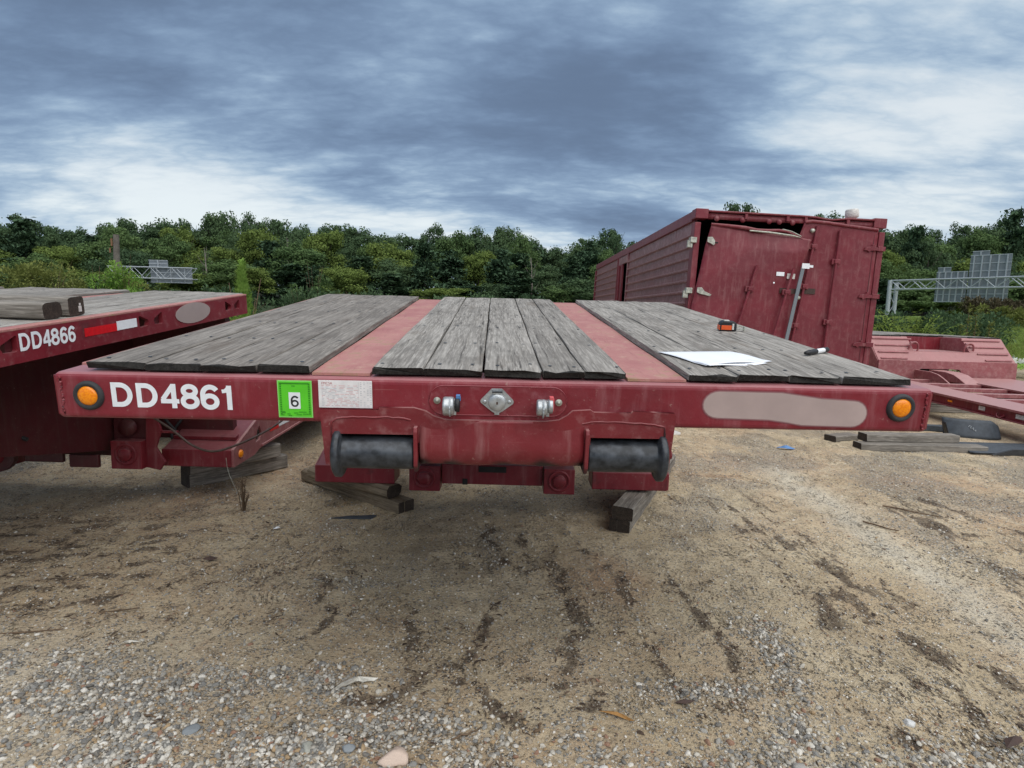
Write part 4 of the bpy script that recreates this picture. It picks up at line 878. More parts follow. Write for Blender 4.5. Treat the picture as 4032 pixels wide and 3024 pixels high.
timber('timber', (5.20, 6.46), (3.82, 6.46), .17, .082, z0, 'long grey timber at the bottom of the small stack on the ground at the right', g_s)
timber('timber', (5.00, 6.62), (3.93, 6.56), .16, .085, z0 + .083, 'shorter grey timber lying slanted on top of the long one at the right', g_s)
timber('timber', (4.05, 6.95), (3.70, 6.80), .16, .07, gz0(3.8, 6.9) - .004, 'short dark timber just behind the small stack at the right', g_s, [M['timber'], M['timber_end']])
timber('timber', (1.98, 6.95), (1.70, 6.90), .14, .035, gz0(1.9, 6.9) - .002, 'small pale board lying behind the right front corner of the nearest trailer', None, [M['white_dirty'], M['timber_end']])
timber('timber', (5.66, 7.60), (5.30, 7.66), .10, .08, gz0(5.5, 7.6) - .002, 'small dark block of wood left of the grey mudflap', None, [M['rubber'], M['timber_end']])

# ================================================================== CONTAINER
GC = frame((3.512, 7.834, 2.7235), (.99961, 0, -.0279), (0, 1, 0), (.0279, 0, .99961))
ct = empty('shipping_container', T_((3.48, 7.9, 0)), 'long maroon shipping container with battered rear doors, one bent and hanging askew', 'container')
CL, HB = 9.49, -2.68
def cb(name, a, mat='red_box', bevel=.006, **k): mb = MB(); mb.box(*a); return mb.build(name, M[mat], ct, GC, bevel=bevel, **k)
for s_ in (-1, 1):
    cb('corner_post', (*sorted((s_ * 1.22, s_ * 1.145)), 0, .16, HB, -.165))
    cb('corner_post', (*sorted((s_ * 1.22, s_ * 1.145)), CL - .15, CL, HB, -.16))
    cb('corner_casting', (*sorted((s_ * 1.225, s_ * 1.06)), -.006, .18, -.118, .006), bevel=.008)
    cb('top_side_rail', (*sorted((s_ * 1.218, s_ * 1.15)), .18, CL - .15, -.135, -.004))
    cb('bottom_side_rail', (*sorted((s_ * 1.218, s_ * 1.13)), .16, CL - .15, HB, HB + .16))
# dented header
mb = MB()
def hdr(z0_, z1_, y0_):
    def fn(u, v_):
        x = -1.06 + 2.12 * u; dip = -.030 * math.exp(-((x - .50) / .20) ** 2) + .008 * math.exp(-((x - .1) / .3) ** 2)
        return (x, y0_ - .03 * math.exp(-((x - .3) / .3) ** 2) * (1 - v_), z0_ + (z1_ - z0_) * v_ + dip)
    return fn
mb.grid(hdr(-.118, -.045, .03), 30, 2); mb.build('door_header', M['red_box'], ct, GC, solid=.03)
mb = MB(); mb.grid(lambda u, v_: (-1.06 + 2.12 * u, -.012 + .16 * v_, -.022 - .026 * math.exp(-((-1.06 + 2.12 * u - .50) / .16) ** 2)), 40, 1); mb.build('header_lip', M['red_box'], ct, GC, solid=.022)
for x in (-.60, -.07, .16, .70): cb('header_bracket', (x, x + .035, -.03, .01, -.10, -.04), bevel=.003)
for x in (-.95, -.62, -.28, -.15, .02): mb = MB(); mb.lathe([(-.02, 0), (-.02, .028), (.0, .035)], 'y', (x, .0, -.112), 12); mb.build('header_lug', M['red_box'], ct, GC)
cb('door_sill', (-1.145, 1.145, .0, .14, HB, HB + .17))
cb('roof', (-1.15, 1.15, .16, CL - .02, -.035, -.012)); cb('floor', (-1.13, 1.13, .1, CL - .05, HB + .10, HB + .155), 'shade_in')
cb('end_wall', (-1.145, 1.145, CL - .04, CL - .01, HB, -.03))
# ribbed side walls
def side_wall(sx, y0_, y1_, zt_=-.13, zb_=HB + .15):
    mb = MB(); prof_ = [(0, zt_)]; z = -.285
    while z > zb_ + .06:
        prof_ += [(0, z), (.030, z - .012), (.030, z - .030), (0, z - .046)]; z -= .1485
    prof_.append((0, zb_)); X = sx * 1.185
    vs = [(X + sx * o, y, zq) for y in (y0_, y1_) for o, zq in prof_]; n = len(prof_)
    mb.add(vs, [(i, i + 1, n + i + 1, n + i) for i in range(n - 1)]); return mb.build('side_wall', M['red_side'], ct, GC, solid=.004)
side_wall(-1, .15, 4.56); side_wall(-1, 5.72, CL - .14); side_wall(1, .15, CL - .14)
for y in (1.02,): cb('wall_seam', (-1.190, -1.1835, y, y + .02, -.95, -.14), 'red_side', .002)
cb('door_jamb', (-1.222, -1.15, 4.54, 4.58, HB + .15, -.135), 'red_side'); cb('door_jamb', (-1.225, -1.15, 5.68, 5.76, HB + .15, -.135), 'red_box')
cb('door_lintel', (-1.205, -1.16, 4.58, 5.68, -.30, -.14), 'red_side')
sd_ = cb('side_door', (-1.21, -1.17, 5.16, 5.66, HB + .16, -.30), 'red_box')
mb = MB(); mb.tube([(-1.225, 5.4, -.32), (-1.225, 5.4, HB + .3)], .018, 8); mb.build('lock_rod', M['red_box'], sd_, GC)
cb('inner_wall', (-1.16, 1.10, 5.9, 5.93, HB + .1, -.04), 'shade_in')
for a in ((-1.15, -1.135, .17, 4.5, HB + .15, -.04), (-1.15, -1.135, 5.8, CL - .05, HB + .15, -.04), (1.12, 1.135, .17, CL - .05, HB + .15, -.04), (-1.13, 1.115, .17, CL - .05, -.06, -.04)): cb('shade_lining', a, 'shade_in', 0)  # near-black boards added so the door gaps look like a shaded interior
# left rear door: warped, hanging askew, lapping over the right one
def bil(pts_, u, v_):
    rows = [[Vector(p) for p in r_] for r_ in pts_]
    def ev(row, t): k = t * (len(row) - 1); i = min(int(k), len(row) - 2); return row[i].lerp(row[i + 1], k - i)
    k = v_ * (len(rows) - 1); i = min(int(k), len(rows) - 2); return ev(rows[i], u).lerp(ev(rows[i + 1], u), k - i)
LD = [[(-1.015, -.01, -.200), (-.40, -.04, -.262), (-.02, -.07, -.295), (.235, -.10, -.325)],
      [(-1.075, -.02, -.47), (-.45, -.07, -.48), (-.02, -.115, -.49), (.205, -.10, -.46)],
      [(-1.112, -.03, -.75), (-.50, -.08, -.75), (-.05, -.10, -.75), (.150, -.065, -.72)],
      [(-1.165, -.03, -1.10), (-.55, -.07, -1.10), (-.10, -.08, -1.10), (.110, -.06, -1.10)],
      [(-1.225, -.03, -1.5), (-.62, -.06, -1.5), (-.15, -.07, -1.5), (.060, -.06, -1.5)],
      [(-1.33, -.03, -2.55), (-.72, -.05, -2.55), (-.28, -.06, -2.55), (-.05, -.06, -2.55)]]
mb = MB(); mb.grid(lambda u, v_: bil(LD, u, v_), 28, 40); ld = mb.build('bent_door', M['red_box'], ct, GC, solid=.03)
def rod(parent, x0, z0_, x1, z1_, y, r_=.017, name='lock_rod'):
    mb = MB(); mb.tube([(x0, y, z0_), (x1, y, z1_)], r_, 10)
    o = mb.build(name, M['red_box'], parent, GC); n = 3
    for i in range(n):
        f = (i + .5) / n if n > 1 else .5; x = x0 + (x1 - x0) * f; z = z0_ + (z1_ - z0_) * f
        k = MB(); k.box(x - .055, x + .055, y - .004, y + .03, z - .04, z + .03); k.box(x - .028, x + .028, y - .024, y, z - .025, z + .022); k.build('rod_keeper', M['red_box'], parent, GC, bevel=.005)
    return o
rod(ld, -.425, -.68, -.80, -2.45, -.125); rod(ld, .030, -.70, -.30, -2.45, -.150)
mb = MB()
tp = [(-1.02, -.02, -.185), (-.8, -.04, -.20), (-.6, -.06, -.215), (-.45, -.06, -.238), (-.30, -.06, -.236), (-.17, -.06, -.225), (-.07, -.06, -.235), (.02, -.07, -.268), (.10, -.09, -.310), (.13, -.10, -.33)]
mb.tube([Vector(p) for p in tp], [.016, .022, .024, .024, .022, .020, .018, .016, .014, .010], 8); mb.build('bent_door_edge', M['red_box'], ld, GC)
mb = MB(); mb.tube([(-.55, -.09, -.250), (-.3, -.10, -.262), (.0, -.11, -.288), (.09, -.11, -.305)], [.010, .013, .012, .006], 6); mb.tube([(-.15, -.115, -.215), (-.03, -.115, -.235), (.10, -.115, -.29)], .006, 6); mb.build('torn_seal', M['zinc'], ld, GC)
for x, z, rz in ((-1.035, -.405, 0), (-1.11, -1.045, 0)):
    mb = MB(); mb.prism([(x - .03, z + .05), (x + .03, z + .055), (x + .065, z + .01), (x + .16 if z < -1 else x + .07, z - .03), (x + .14 if z < -1 else x + .05, z - .05), (x + .02, z - .03), (x - .03, z - .01)], lambda u, v_, t: (u, t, v_), -.075, -.060); mb.build('torn_hinge', M['zinc'], ld, GC, bevel=.002)
for z, l_ in ((-.40, .12), (-1.04, .17)):
    mb = MB(); mb.box(-1.27, -1.19, -.04 - l_ * .0, .05, z - .03, z + .04); mb.box(-1.30, -1.235, -.02, .02, z - .09, z + .0); mb.build('torn_hinge', M['zinc'], ct, GC, bevel=.004)
mb = MB(); mb.box(-.97, -.93, -.078, -.074, -.43, -.412); mb.build('hole', M['shade_in'], ld, GC)  # small dark block painted as the shade of a hole
cb_ = lambda nm, a, mat, par: (lambda mb_: (mb_.box(*a), mb_.build(nm, M[mat], par, GC))[1])(MB())
cb_('tape_scrap', (-.165, -.065, -.118, -.114, -.795, -.745), 'white', ld); cb_('tape_scrap', (-.03, .07, -.125, -.121, -.825, -.760), 'white_dirty', ld)
mb = MB(); mb.lathe([(-.13, 0), (-.128, .012)], 'y', (-.19, .0, -.885), 8); mb.build('tape_scrap', M['white'], ld, GC)
# right rear door
RD = [[(.175, .0, -.100), (.30, -.01, -.085), (.70, .0, -.112), (1.132, .02, -.142)], [(.12, .0, -.30), (.30, -.005, -.30), (.7, .01, -.30), (1.132, .02, -.30)], [(.08, .0, -.60), (.3, .01, -.6), (.7, .02, -.6), (1.135, .02, -.6)], [(.075, 0.0, -1.55), (.3, .01, -1.55), (.7, .015, -1.55), (1.137, .02, -1.55)], [(.07, 0, HB + .16), (.3, .01, HB + .16), (.7, .015, HB + .16), (1.137, .02, HB + .16)]]
mb = MB(); mb.grid(lambda u, v_: bil(RD, u, v_), 20, 40); rd = mb.build('right_door', M['red_box'], ct, GC, solid=.035)
mb = MB(); mb.tube([(.175, -.02, -.10), (.26, -.03, -.085), (.45, -.03, -.092), (.7, -.02, -.115), (.95, -.01, -.13), (1.12, 0, -.142)], .022, 8); mb.tube([(.175, -.02, -.10), (.14, -.02, -.22), (.11, -.02, -.31)], .012, 6); mb.build('door_edge', M['red_box'], rd, GC)
rod(rd, .325, -.14, .150, -1.66, -.045); rod(rd, .622, -.18, .575, -2.5, -.040)
mb = MB(); mb.tube([(1.085, .005, -.2), (1.09, .005, -2.5)], .006, 6); mb.build('door_seal', M['red_dark'], rd, GC)
for z in (-.372, -.975, -1.60, -2.2):
    mb = MB(); mb.prism([(.965, z - .03), (.985, z + .005), (1.06, z + .02), (1.065, z + .045), (1.09, z + .045), (1.10, z + .01), (1.16, z + .01), (1.16, z - .03), (1.05, z - .035), (1.03, z - .055), (1.01, z - .035)], lambda u, v_, t: (u, t, v_), -.025, -.002); mb.build('hinge_strap', M['red_box'], rd, GC, bevel=.003)
    cb('hinge_block', (1.14, 1.232, -.03, .04, z - .035, z + .022), bevel=.004)
mb = MB(); mb.box(.33, .62, .0, .003, -.452, -.446); mb.box(.66, .98, .010, .014, -.462, -.457); mb.build('door_crease', M['red_dark'], rd, GC)
mb = MB(); mb.lathe([(-.06, 0), (-.06, .022), (-.03, .028)], 'y', (.268, .0, -.20), 12); mb.build('rod_cam', M['zinc'], rd, GC)
mb = MB(); mb.prism([(.13, -.665), (.175, -.665), (.06, -1.62), (.015, -1.62)], lambda u, v_, t: (u, t, v_), -.150, -.135); mb.build('steel_strap', M['galv_dark'], ld, GC, bevel=.002, label='galvanised steel strap wedged between the doors')
cb_('tape_scrap', (.13, .225, -.158, -.154, -.69, -.625), 'white', ld); cb_('tape_scrap', (.262, .312, -.075, -.071, -.665, -.635), 'white', rd)
mb = MB(); mb.box(-.10, .105, -.112, -.105, -1.01, -.945); mb.build('brown_bar', M['brown'], ld, GC); mb = MB(); mb.box(.155, .40, -.020, -.012, -.995, -.925); mb.build('brown_bar', M['brown'], rd, GC)
mb = MB(); mb.lathe([(-.09, 0), (-.09, .022), (-.06, .022)], 'y', (.165, 0, -1.055), 12); mb.build('rod_cam', M['zinc'], rd, GC)
# container roof lamp
lp = empty('roof_lamp', GC @ T_((1.02, .45, 0)), 'small round white lamp head standing on the container roof near its right rear corner', 'lamp')
mb = MB(); mb.lathe([(.0, .03), (.02, .03), (.03, .022), (.06, .022)], 'z', (0, 0, 0), 16); mb.build('base', M['galv'], lp, WM[lp.name])
mb = MB(); mb.lathe([(.06, .045), (.075, .078), (.10, .085), (.17, .082), (.185, .07), (.19, 0)], 'z', (0, 0, 0), 22); mb.build('housing', M['white_dirty'], lp, WM[lp.name] @ RY(R(-6)))

# ================================================================== RIGHT TRAILER
t3 = empty('flatbed_trailer', T_((7.73, 12, 0)), 'dusty pink trailer with grooved sloping nose and tie down rings right of the container', 'trailer', 'maroon flatbed trailers')
c3 = 7.73; Yf = 10.6
hole = [(-.50, .56 - .02), (-.50, .41), (-.48, .395), (.22, .395), (.24, .41), (.24, .54), (.22, .565), (-.48, .565)]
plate('nose_face', [[(-1.22, .355), (-.52, .355), (-.50, .40), (-.50, .55), (-.47, .575), (.21, .575), (.24, .55), (.24, .40), (.26, .355), (1.22, .355), (1.235, .40), (1.23, .715), (-1.23, .715)]], M['red_dusty'], .03, T_((c3, Yf, 0)) @ FACE, t3, bevel=.004)
mb = MB(); mb.box(c3 - .60, c3 + .40, Yf + .5, Yf + .55, .30, .66); mb.build('nose_backing', M['shade_in'], t3, I4)
sl = lambda f: (Yf + .015 + .40 * f, .713 + .41 * f)
mb = MB(); a = sl(0); b = sl(.40); mb.prism([a, b, (b[0] + .05, b[1] - .04), (a[0] + .05, a[1] - .04)], lambda u, v_, t: (t, u, v_), c3 - 1.22, c3 + 1.22); mb.build('ramp_plate', M['red_dusty'], t3, I4)
for s_ in (-1, 1):
    mb = MB(); a = sl(.40); b = sl(1.0); mb.prism([a, b, (b[0] + 1.2, b[1]), (a[0] + 1.2, a[1])], lambda u, v_, t: (t, u, v_), *sorted((c3 + s_ * .50, c3 + s_ * 1.22))); mb.build('ramp_block', M['red_dusty'], t3, I4, bevel=.006)
    mb = MB(); mb.prism([(Yf + .03, .36), (Yf + .03, .71), (Yf + .42, 1.118), (15, 1.118), (15, .8), (Yf + .6, .36)], lambda u, v_, t: (t, u, v_), *sorted((c3 + s_ * 1.205, c3 + s_ * 1.235))); mb.build('side_plate', M['red_dusty'], t3, I4, bevel=.003)
    for i, f in enumerate((.06, .32, .60, .88)):
        y, z = sl(f); x0, x1 = .58 - i * .045 + .12 * (1 - f), 1.17
        mb = MB(); mb.prism([(y, z), (y - .022, z + .004), (y - .008, z + .026), (y + .012, z + .012)], lambda u, v_, t: (t, u, v_), *sorted((c3 + s_ * x0, c3 + s_ * x1))); mb.build('tread_bar', M['red_dusty'], t3, I4, bevel=.002)
    y, z = sl(.58); X = c3 + s_ * .50
    mb = MB(); mb.tube([(X + .085 * math.cos(R(q_)), y - .045 - .02 * math.sin(R(q_)), z + .115 * math.sin(R(q_)) - .03) for q_ in range(0, 361, 20)], .016, 8, False); mb.build('tie_down_ring', M['red_dusty'], t3, I4)
    mb = MB(); mb.tube([(X - .06, y - .03, z + .07), (X + .06, y - .03, z + .07)], .022, 8); mb.build('ring_bracket', M['red_dusty'], t3, I4)
mb = MB(); mb.box(c3 - .50, c3 + .50, Yf + .17, Yf + 1.1, .84, .877); mb.build('recess_floor', M['red_dusty'], t3, I4)
mb = MB(); mb.prism([(-.5, .877), (.5, .877), (.5, 1.116), (-.5, 1.116)], lambda u, v_, t: (c3 + u, Yf + .95 + t, v_), 0, .05); mb.build('recess_wall', M['red'], t3, I4)
for i in range(12):
    me_ = plank_mesh(4.0, .198, .03, 900 + i, [M['plank'], M['plank_end']]); link('plank', me_, t3, T_((c3 - 1.1 + i * .2, Yf + 1.02 if 3 <= i <= 8 else Yf + .42, 1.118)))
# gooseneck frame of that trailer, deck boards missing
mwf = T_((0, 8.5, .40)) @ RX(R(1.2)) @ T_((0, -8.5, -.40))
def fb(nm, a, mat='red_dusty', bevel=.004): mb = MB(); mb.box(*a); return mb.build(nm, M[mat], t3, mwf, bevel=bevel)
fb('frame_rail', (6.08, 6.62, 5.2, 10.3, .37, .40)); fb('rail_web', (6.11, 6.135, 5.2, 10.3, .262, .37), 'red'); fb('rail_flange', (6.07, 6.22, 5.2, 10.3, .25, .262), 'red'); fb('rail_web', (6.58, 6.60, 5.2, 10.3, .26, .37), 'red_dark')
fb('frame_rail', (7.62, 8.8, 5.2, 10.5, .37, .40)); fb('rail_web', (7.63, 7.655, 5.2, 10.5, .26, .37), 'red')
for i in range(9): fb('cross_bar', (6.60, 7.63, 6.0 + i * .52, 6.09 + i * .52, .33, .385))
mb = MB(); mb.box(c3 - .30, c3 + .30, 9.98, 10.0, 0, 0.001)
for X in (7.15, 7.42):
    mb = MB(); mb.prism([(9.7, .40), (9.85, .47), (10.0, .53), (10.2, .56), (10.62, .56), (10.62, .40)], lambda u, v_, t: (t, u, v_), X, X + (.03 if X < 7.2 else .25)); mb.build('hook_arm', M['red_dusty'], t3, I4, bevel=.01)
for y, l_ in ((7.62, .10), (6.92, .22)): mb = MB(); mb.box(6.104, 6.109, y, y + l_, .30, .352); mb.build('white_reflector', M['white_dirty'], t3, mwf)
mb = MB(); mb.box(6.100, 6.109, 8.2, 8.28, .31, .335); mb.build('marker_light', M['amber'], t3, mwf)
for y in (8.9, 7.35, 6.2):
    mb = MB(); mb.tube([(6.095 - .02 * math.sin(R(q_)), y + .06 * math.cos(R(q_)), .315 - .05 * math.sin(R(q_))) for q_ in range(0, 181, 20)], .011, 6); mb.build('tie_down_ring', M['red'], t3, mwf)
timber('timber', (6.0, 9.3), (8.9, 9.3), .15, .12, GZ(7, 9.3) - .004, 'blocking timber lying crossways in the shade under the deckless frame at the right', None)
timber('timber', (6.0, 9.3), (8.9, 9.32), .15, .115, GZ(7, 9.3) + .118, 'second blocking timber stacked in the shade under the deckless frame at the right', None)

# mudflaps
mb = MB()
def flapf(u, v_):
    x = -.30 + .60 * u; cv_ = .10 * (abs(2 * u - 1.1) ** 2.5)
    return (x, cv_ * .9 + .10 * v_, .215 * v_ * (1 - .35 * max(0, u - .82) / .18))
mb.grid(flapf, 20, 6); fl = mb.build('mudflap', M['rubber'], None, T_((5.66, 7.15, GZ(5.6, 7.15) + .004)) @ RZ(R(-14)), solid=.012)
tag(fl, 'curled grey rubber mudflap with a small pale emblem standing on edge behind the timber stack', 'mudflap')
mb = MB(); q = [(-.035, .135), (-.02, .15), (-.005, .135), (-.02, .12), (0, .115), (.015, .125), (.012, .10), (.03, .095), (.04, .105), (.035, .085)]
mb.tube([(a - .03, flapf(.45, b / .215)[1] - .012, b) for a, b in q], .0035, 5); mb.build('emblem', M['galv'], fl, WM[fl.name])
mb = MB(); mb.grid(lambda u, v_: (-.14 + .02 * math.cos(v_ * 3.1), -.0 + .10 * u, .17 * v_ + .01), 6, 6); mb.build('curled_edge', M['black'], fl, WM[fl.name] @ T_((-.17, .0, .0)), solid=.01)
mb = MB(); mb.grid(lambda u, v_: (1.35 * u, .55 * v_, .012 + .006 * math.sin(v_ * 70) + .045 * max(0, u - .62) * (1 - v_)), 16, 60)
o = mb.build('ribbed_mat', M['rubber'], None, T_((4.98, 6.30, GZ(5.3, 6.4) + .004)), solid=.012); tag(o, 'flat ribbed grey rubber mat lying on the ground at the right edge beside the timbers', 'mat')
mb = MB(); mb.prism([(0, 0), (.12, .035), (.22, .062), (1.1, .055), (1.1, 0)], lambda u, v_, t: (u, t, v_), 0, .03); o = mb.build('rubber_strip', M['grommet'], None, T_((5.16, 6.25, GZ(5.4, 6.25)))); tag(o, 'thick black rubber strip along the front of the ribbed mat at the right edge', 'rubber strip')

# ================================================================== litter
def scrap(name, outline, mat, x, y, rz, label, cat, lift=.01, s_=1.0, solid=.0015):
    mb = MB(); n = len(outline); cx0 = sum(p[0] for p in outline) / n; cy0 = sum(p[1] for p in outline) / n
    vs = [(cx0 * s_, cy0 * s_, lift * 1.6)] + [(a * s_, b * s_, lift * (.3 + .7 * random.random())) for a, b in outline]
    mb.add(vs, [(0, i + 1, (i + 1) % n + 1) for i in range(n)]); o = mb.build(name, mat, None, T_((x, y, GZ(x, y) + .003)) @ RZ(rz), solid=solid); return tag(o, label, cat)
sc_ = [(-.075, -.050), (-.055, -.020), (-.035, .022), (-.020, .030), (0, .020), (.022, .018), (.045, .028), (.072, .018), (.058, .008), (.040, .0), (.020, .002), (.005, -.004), (-.010, .004), (-.028, -.006), (-.045, -.016)]
scrap('plastic_scrap', sc_, M['plastic_scrap'], -.545, 2.075, 0, 'torn scrap of white plastic lying on the sand at the lower left of centre', 'plastic scrap', .02)
scrap('plastic_scrap', [(a * .5, b * .35) for a, b in sc_], M['plastic_scrap'], -1.53, 2.28, .2, 'small narrow off white scrap lying far left on the sand', 'plastic scrap', .01)
scrap('plastic_scrap', [(-.02, -.01), (0, .015), (.02, .008), (.012, -.012)], M['white'], -1.45, 3.60, 0, 'tiny white triangular scrap on the sand below the left trailer number', 'plastic scrap', .012)
scrap('rubber_piece', [(-.16, -.035), (-.12, -.01), (-.03, .02), (.05, .035), (.13, .05), (.16, .04), (.15, .015), (.13, -.02), (.05, -.035)], M['rubber'], -1.03, 3.84, 0, 'flat dark grey rubber offcut on the ground in front of the slanted timbers', 'rubber offcut', .006, .9, .006)
scrap('plastic_bag', [(-.09, .035), (-.04, .05), (0, .03), (.06, .025), (.10, -.01), (.05, -.035), (.0, -.03), (-.04, -.01)], M['blue'], 2.98, 6.33, 0, 'crumpled small blue plastic scrap on the gravel right of the nearest trailer', 'plastic scrap', .03)
scrap('dry_leaf', [(-.06, .012), (-.03, .02), (0, .012), (.03, -.005), (.06, -.03), (.04, -.02), (.0, -.006), (-.03, .0)], M['orange_leaf'], .40, 1.945, -.1, 'dry orange leaf curled on the sand at the lower right of centre', 'leaf', .012)
scrap('dry_leaf', [(-.05, .0), (-.02, .02), (.02, .018), (.05, .0), (.03, -.015), (-.02, -.012)], M['brown'], 1.70, 1.83, .5, 'dark curled leaf in the lower right corner', 'leaf', .02)
scrap('dry_leaf', [(-.04, 0), (0, .014), (.04, .002), (0, -.012)], M['brown'], .66, 2.02, .1, 'small brown leaf on bare sand right of the dry orange leaf', 'leaf', .01)
scrap('dry_leaf', [(-.035, 0), (0, .018), (.045, .006), (.01, -.014)], M['brown'], -1.62, 3.1, .2, 'dark leaf left of the white triangular scrap', 'leaf', .016)
def stick(x, y, l_, rz, label, r_=.004, mat='dry_stem'):
    mb = MB(); n = 6; mb.tube([(l_ * (i / n - .5), random.uniform(-.006, .006), r_ + random.uniform(0, .004)) for i in range(n + 1)], [r_ * (1.1 - .5 * i / n) for i in range(n + 1)], 6)
    return tag(mb.build('twig', M[mat], None, T_((x, y, GZ(x, y) + .002)) @ RZ(rz)), label, 'twig')
stick(-1.18, 1.86, .07, -.05, 'straight short brown twig in the gravel at the lower left')
stick(-.12, 1.83, .11, .5, 'reddish brown twig in the gravel at the bottom, left of centre', .0035)
stick(2.95, 4.25, .35, -.7, 'longest dark twig on the orange sand at the right', .006)
stick(2.55, 3.95, .22, -.9, 'dark twig beside the pale wheel track at the right', .006)
stick(-2.0, 2.35, .25, .2, 'long thin dark twig at the far left of the sand', .004)
stick(-1.75, 2.55, .16, .4, 'thin dark twig above the long one at the far left', .004)
stick(.12, 1.86, .05, 1.2, 'very short thick dark twig standing out at the bottom centre', .005)

# ================================================================== plants
def leaf_quad(mb, p, d, l_, w_, up=Vector((0, 0, 1))):
    d = d.normalized(); s_ = d.cross(up)
    s_ = s_.normalized() if s_.length > 1e-3 else Vector((1, 0, 0)); m_ = p + d * l_ * .5 + up * l_ * .04
    mb.add([p, m_ - s_ * w_ / 2, p + d * l_ - up * l_ * .06, m_ + s_ * w_ / 2], [(0, 1, 2, 3)])
def bush(name, x, y, rad, h, mat, label, cat, n=900, ls=.09, z0_=None, shape='round', group=None, stems=7):
    zb = GZ(x, y) if z0_ is None else z0_; mw = T_((x, y, zb)); r = random.Random(int(x * 100 + y)); e = empty(name, mw, label, cat, group)
    f = MB(); st = MB()
    for i in range(stems):
        a = r.random() * 6.28; rr_ = rad * r.uniform(.2, .7); hh = h * r.uniform(.6, .95)
        st.tube([(0, 0, 0), (rr_ * .4 * math.cos(a), rr_ * .4 * math.sin(a), hh * .5), (rr_ * math.cos(a), rr_ * math.sin(a), hh)], [.018, .012, .005], 5)
    puffs = [(r.gauss(0, .42) * rad, r.gauss(0, .42) * rad, r.uniform(.2, .72) * h, min(r.uniform(.25, .45) * rad, .28 * h)) for _ in range(14)]
    for i in range(n):
        if shape == 'cone': t = r.random() ** .7; a = r.random() * 6.28; q_ = rad * (1 - t) * r.uniform(.5, 1.05); p = Vector((q_ * math.cos(a), q_ * math.sin(a), h * t)); d = Vector((math.cos(a), math.sin(a), 1.6))
        elif shape == 'spire': t = r.random(); a = r.random() * 6.28; q_ = rad * (.25 + .75 * (1 - t)) * r.random(); p = Vector((q_ * math.cos(a), q_ * math.sin(a), h * t)); d = Vector((math.cos(a), math.sin(a), r.uniform(-.3, .8)))
        else:
            px_, py_, pz_, pr_ = r.choice(puffs); v_ = Vector((r.gauss(0, 1), r.gauss(0, 1), r.gauss(0, 1))).normalized(); p = Vector((px_, py_, pz_)) + v_ * pr_ * r.uniform(.6, 1.05); p.z = max(.02, p.z); d = v_ + Vector((0, 0, .3))
        leaf_quad(f, p, d + Vector((r.gauss(0, .4), r.gauss(0, .4), r.gauss(0, .4))), ls * r.uniform(.6, 1.4), ls * r.uniform(.35, .6))
    st.build('stem', M['dry_stem'], e, mw); f.build('foliage', mat, e, mw); return e
def frond_weed(x, y, h, n, label, group):
    zb = GZ(x, y); mw = T_((x, y, zb)); e = empty('weed', mw, label, 'weed', group); st = MB(); f = MB(); r = random.Random(int(x * 77))
    for i in range(n):
        a = r.random() * 6.28; out = r.uniform(.3, .95) * h * .62; pts_ = []
        for k in range(9):
            t = k / 8; pts_.append(Vector((out * t ** 1.5 * math.cos(a), out * t ** 1.5 * math.sin(a), h * r.uniform(.97, 1.0) * (1.25 * t - .38 * t * t) * r.uniform(.96, 1.0))))
        hs = r.uniform(.6, 1.08); pts_ = [p * hs for p in pts_]; st.tube(pts_, [.012 * (1 - .8 * k / 8) for k in range(9)], 5)
        for k in range(2, 9):
            for j in range(3):
                b = pts_[k].lerp(pts_[k - 1], j / 3); td = (pts_[k] - pts_[k - 1]).normalized()
                for s_ in (-1, 1):
                    sd2 = td.cross(Vector((0, 0, 1))) * s_ + td * .5 + Vector((0, 0, r.uniform(-.5, .1))); leaf_quad(f, b, sd2, r.uniform(.09, .17), r.uniform(.03, .045))
    st.build('stem', M['leaf_weed'], e, mw); f.build('foliage', M['leaf_weed'], e, mw); return e
gw = 'weeds beyond the right trailer'
for x, y, h, n, lb in [(10.0, 15.6, 1.75, 15, 'tall spreading green weed right against the container edge'), (10.7, 16.0, 1.9, 14, 'tallest feathery green weed below the gantry column'), (11.4, 15.8, 1.45, 12, 'feathery green weed with low drooping fronds right of the tallest one'),
                       (12.3, 16.2, 1.25, 8, 'small pale weed with thin arching fronds in the middle of the group'), (9.4, 16.8, 1.5, 12, 'green weed mostly hidden by the container edge')]:
    frond_weed(x, y, h, n, lb, gw)
gs = 'yellow mullein spires'
for x, y, h, lb in [(12.05, 15.9, 1.90, 'tallest yellow green flower spire behind the right trailer'), (12.33, 16.0, 1.78, 'leafy spire just right of the tallest one'), (11.72, 15.7, 1.35, 'short spire just left of the tallest one'), (12.70, 16.0, 1.45, 'yellow spire standing alone right of the tall pair'), (12.95, 16.1, 1.2, 'shortest yellow spire at the right of the row')]:
    bush('weed', x, y, .13, h, M['leaf_olive'], lb, 'weed', 260, .085, shape='spire', group=gs, stems=2)
bush('sapling', -4.20, 9.3, .42, 2.0, M['leaf_bright'], 'bright green conical sapling standing behind the left trailer', 'sapling', 1500, .085, shape='cone')
bush('shrub', -4.02, 9.4, .20, 1.48, M['leaf_bright'], 'narrow bright green shrub between the two goosenecks', 'shrub', 700, .08)
bush('shrub', -3.35, 9.8, .16, 1.28, M['leaf_olive'], 'tiny olive shrub peeping over the nearest deck edge', 'shrub', 160, .06)
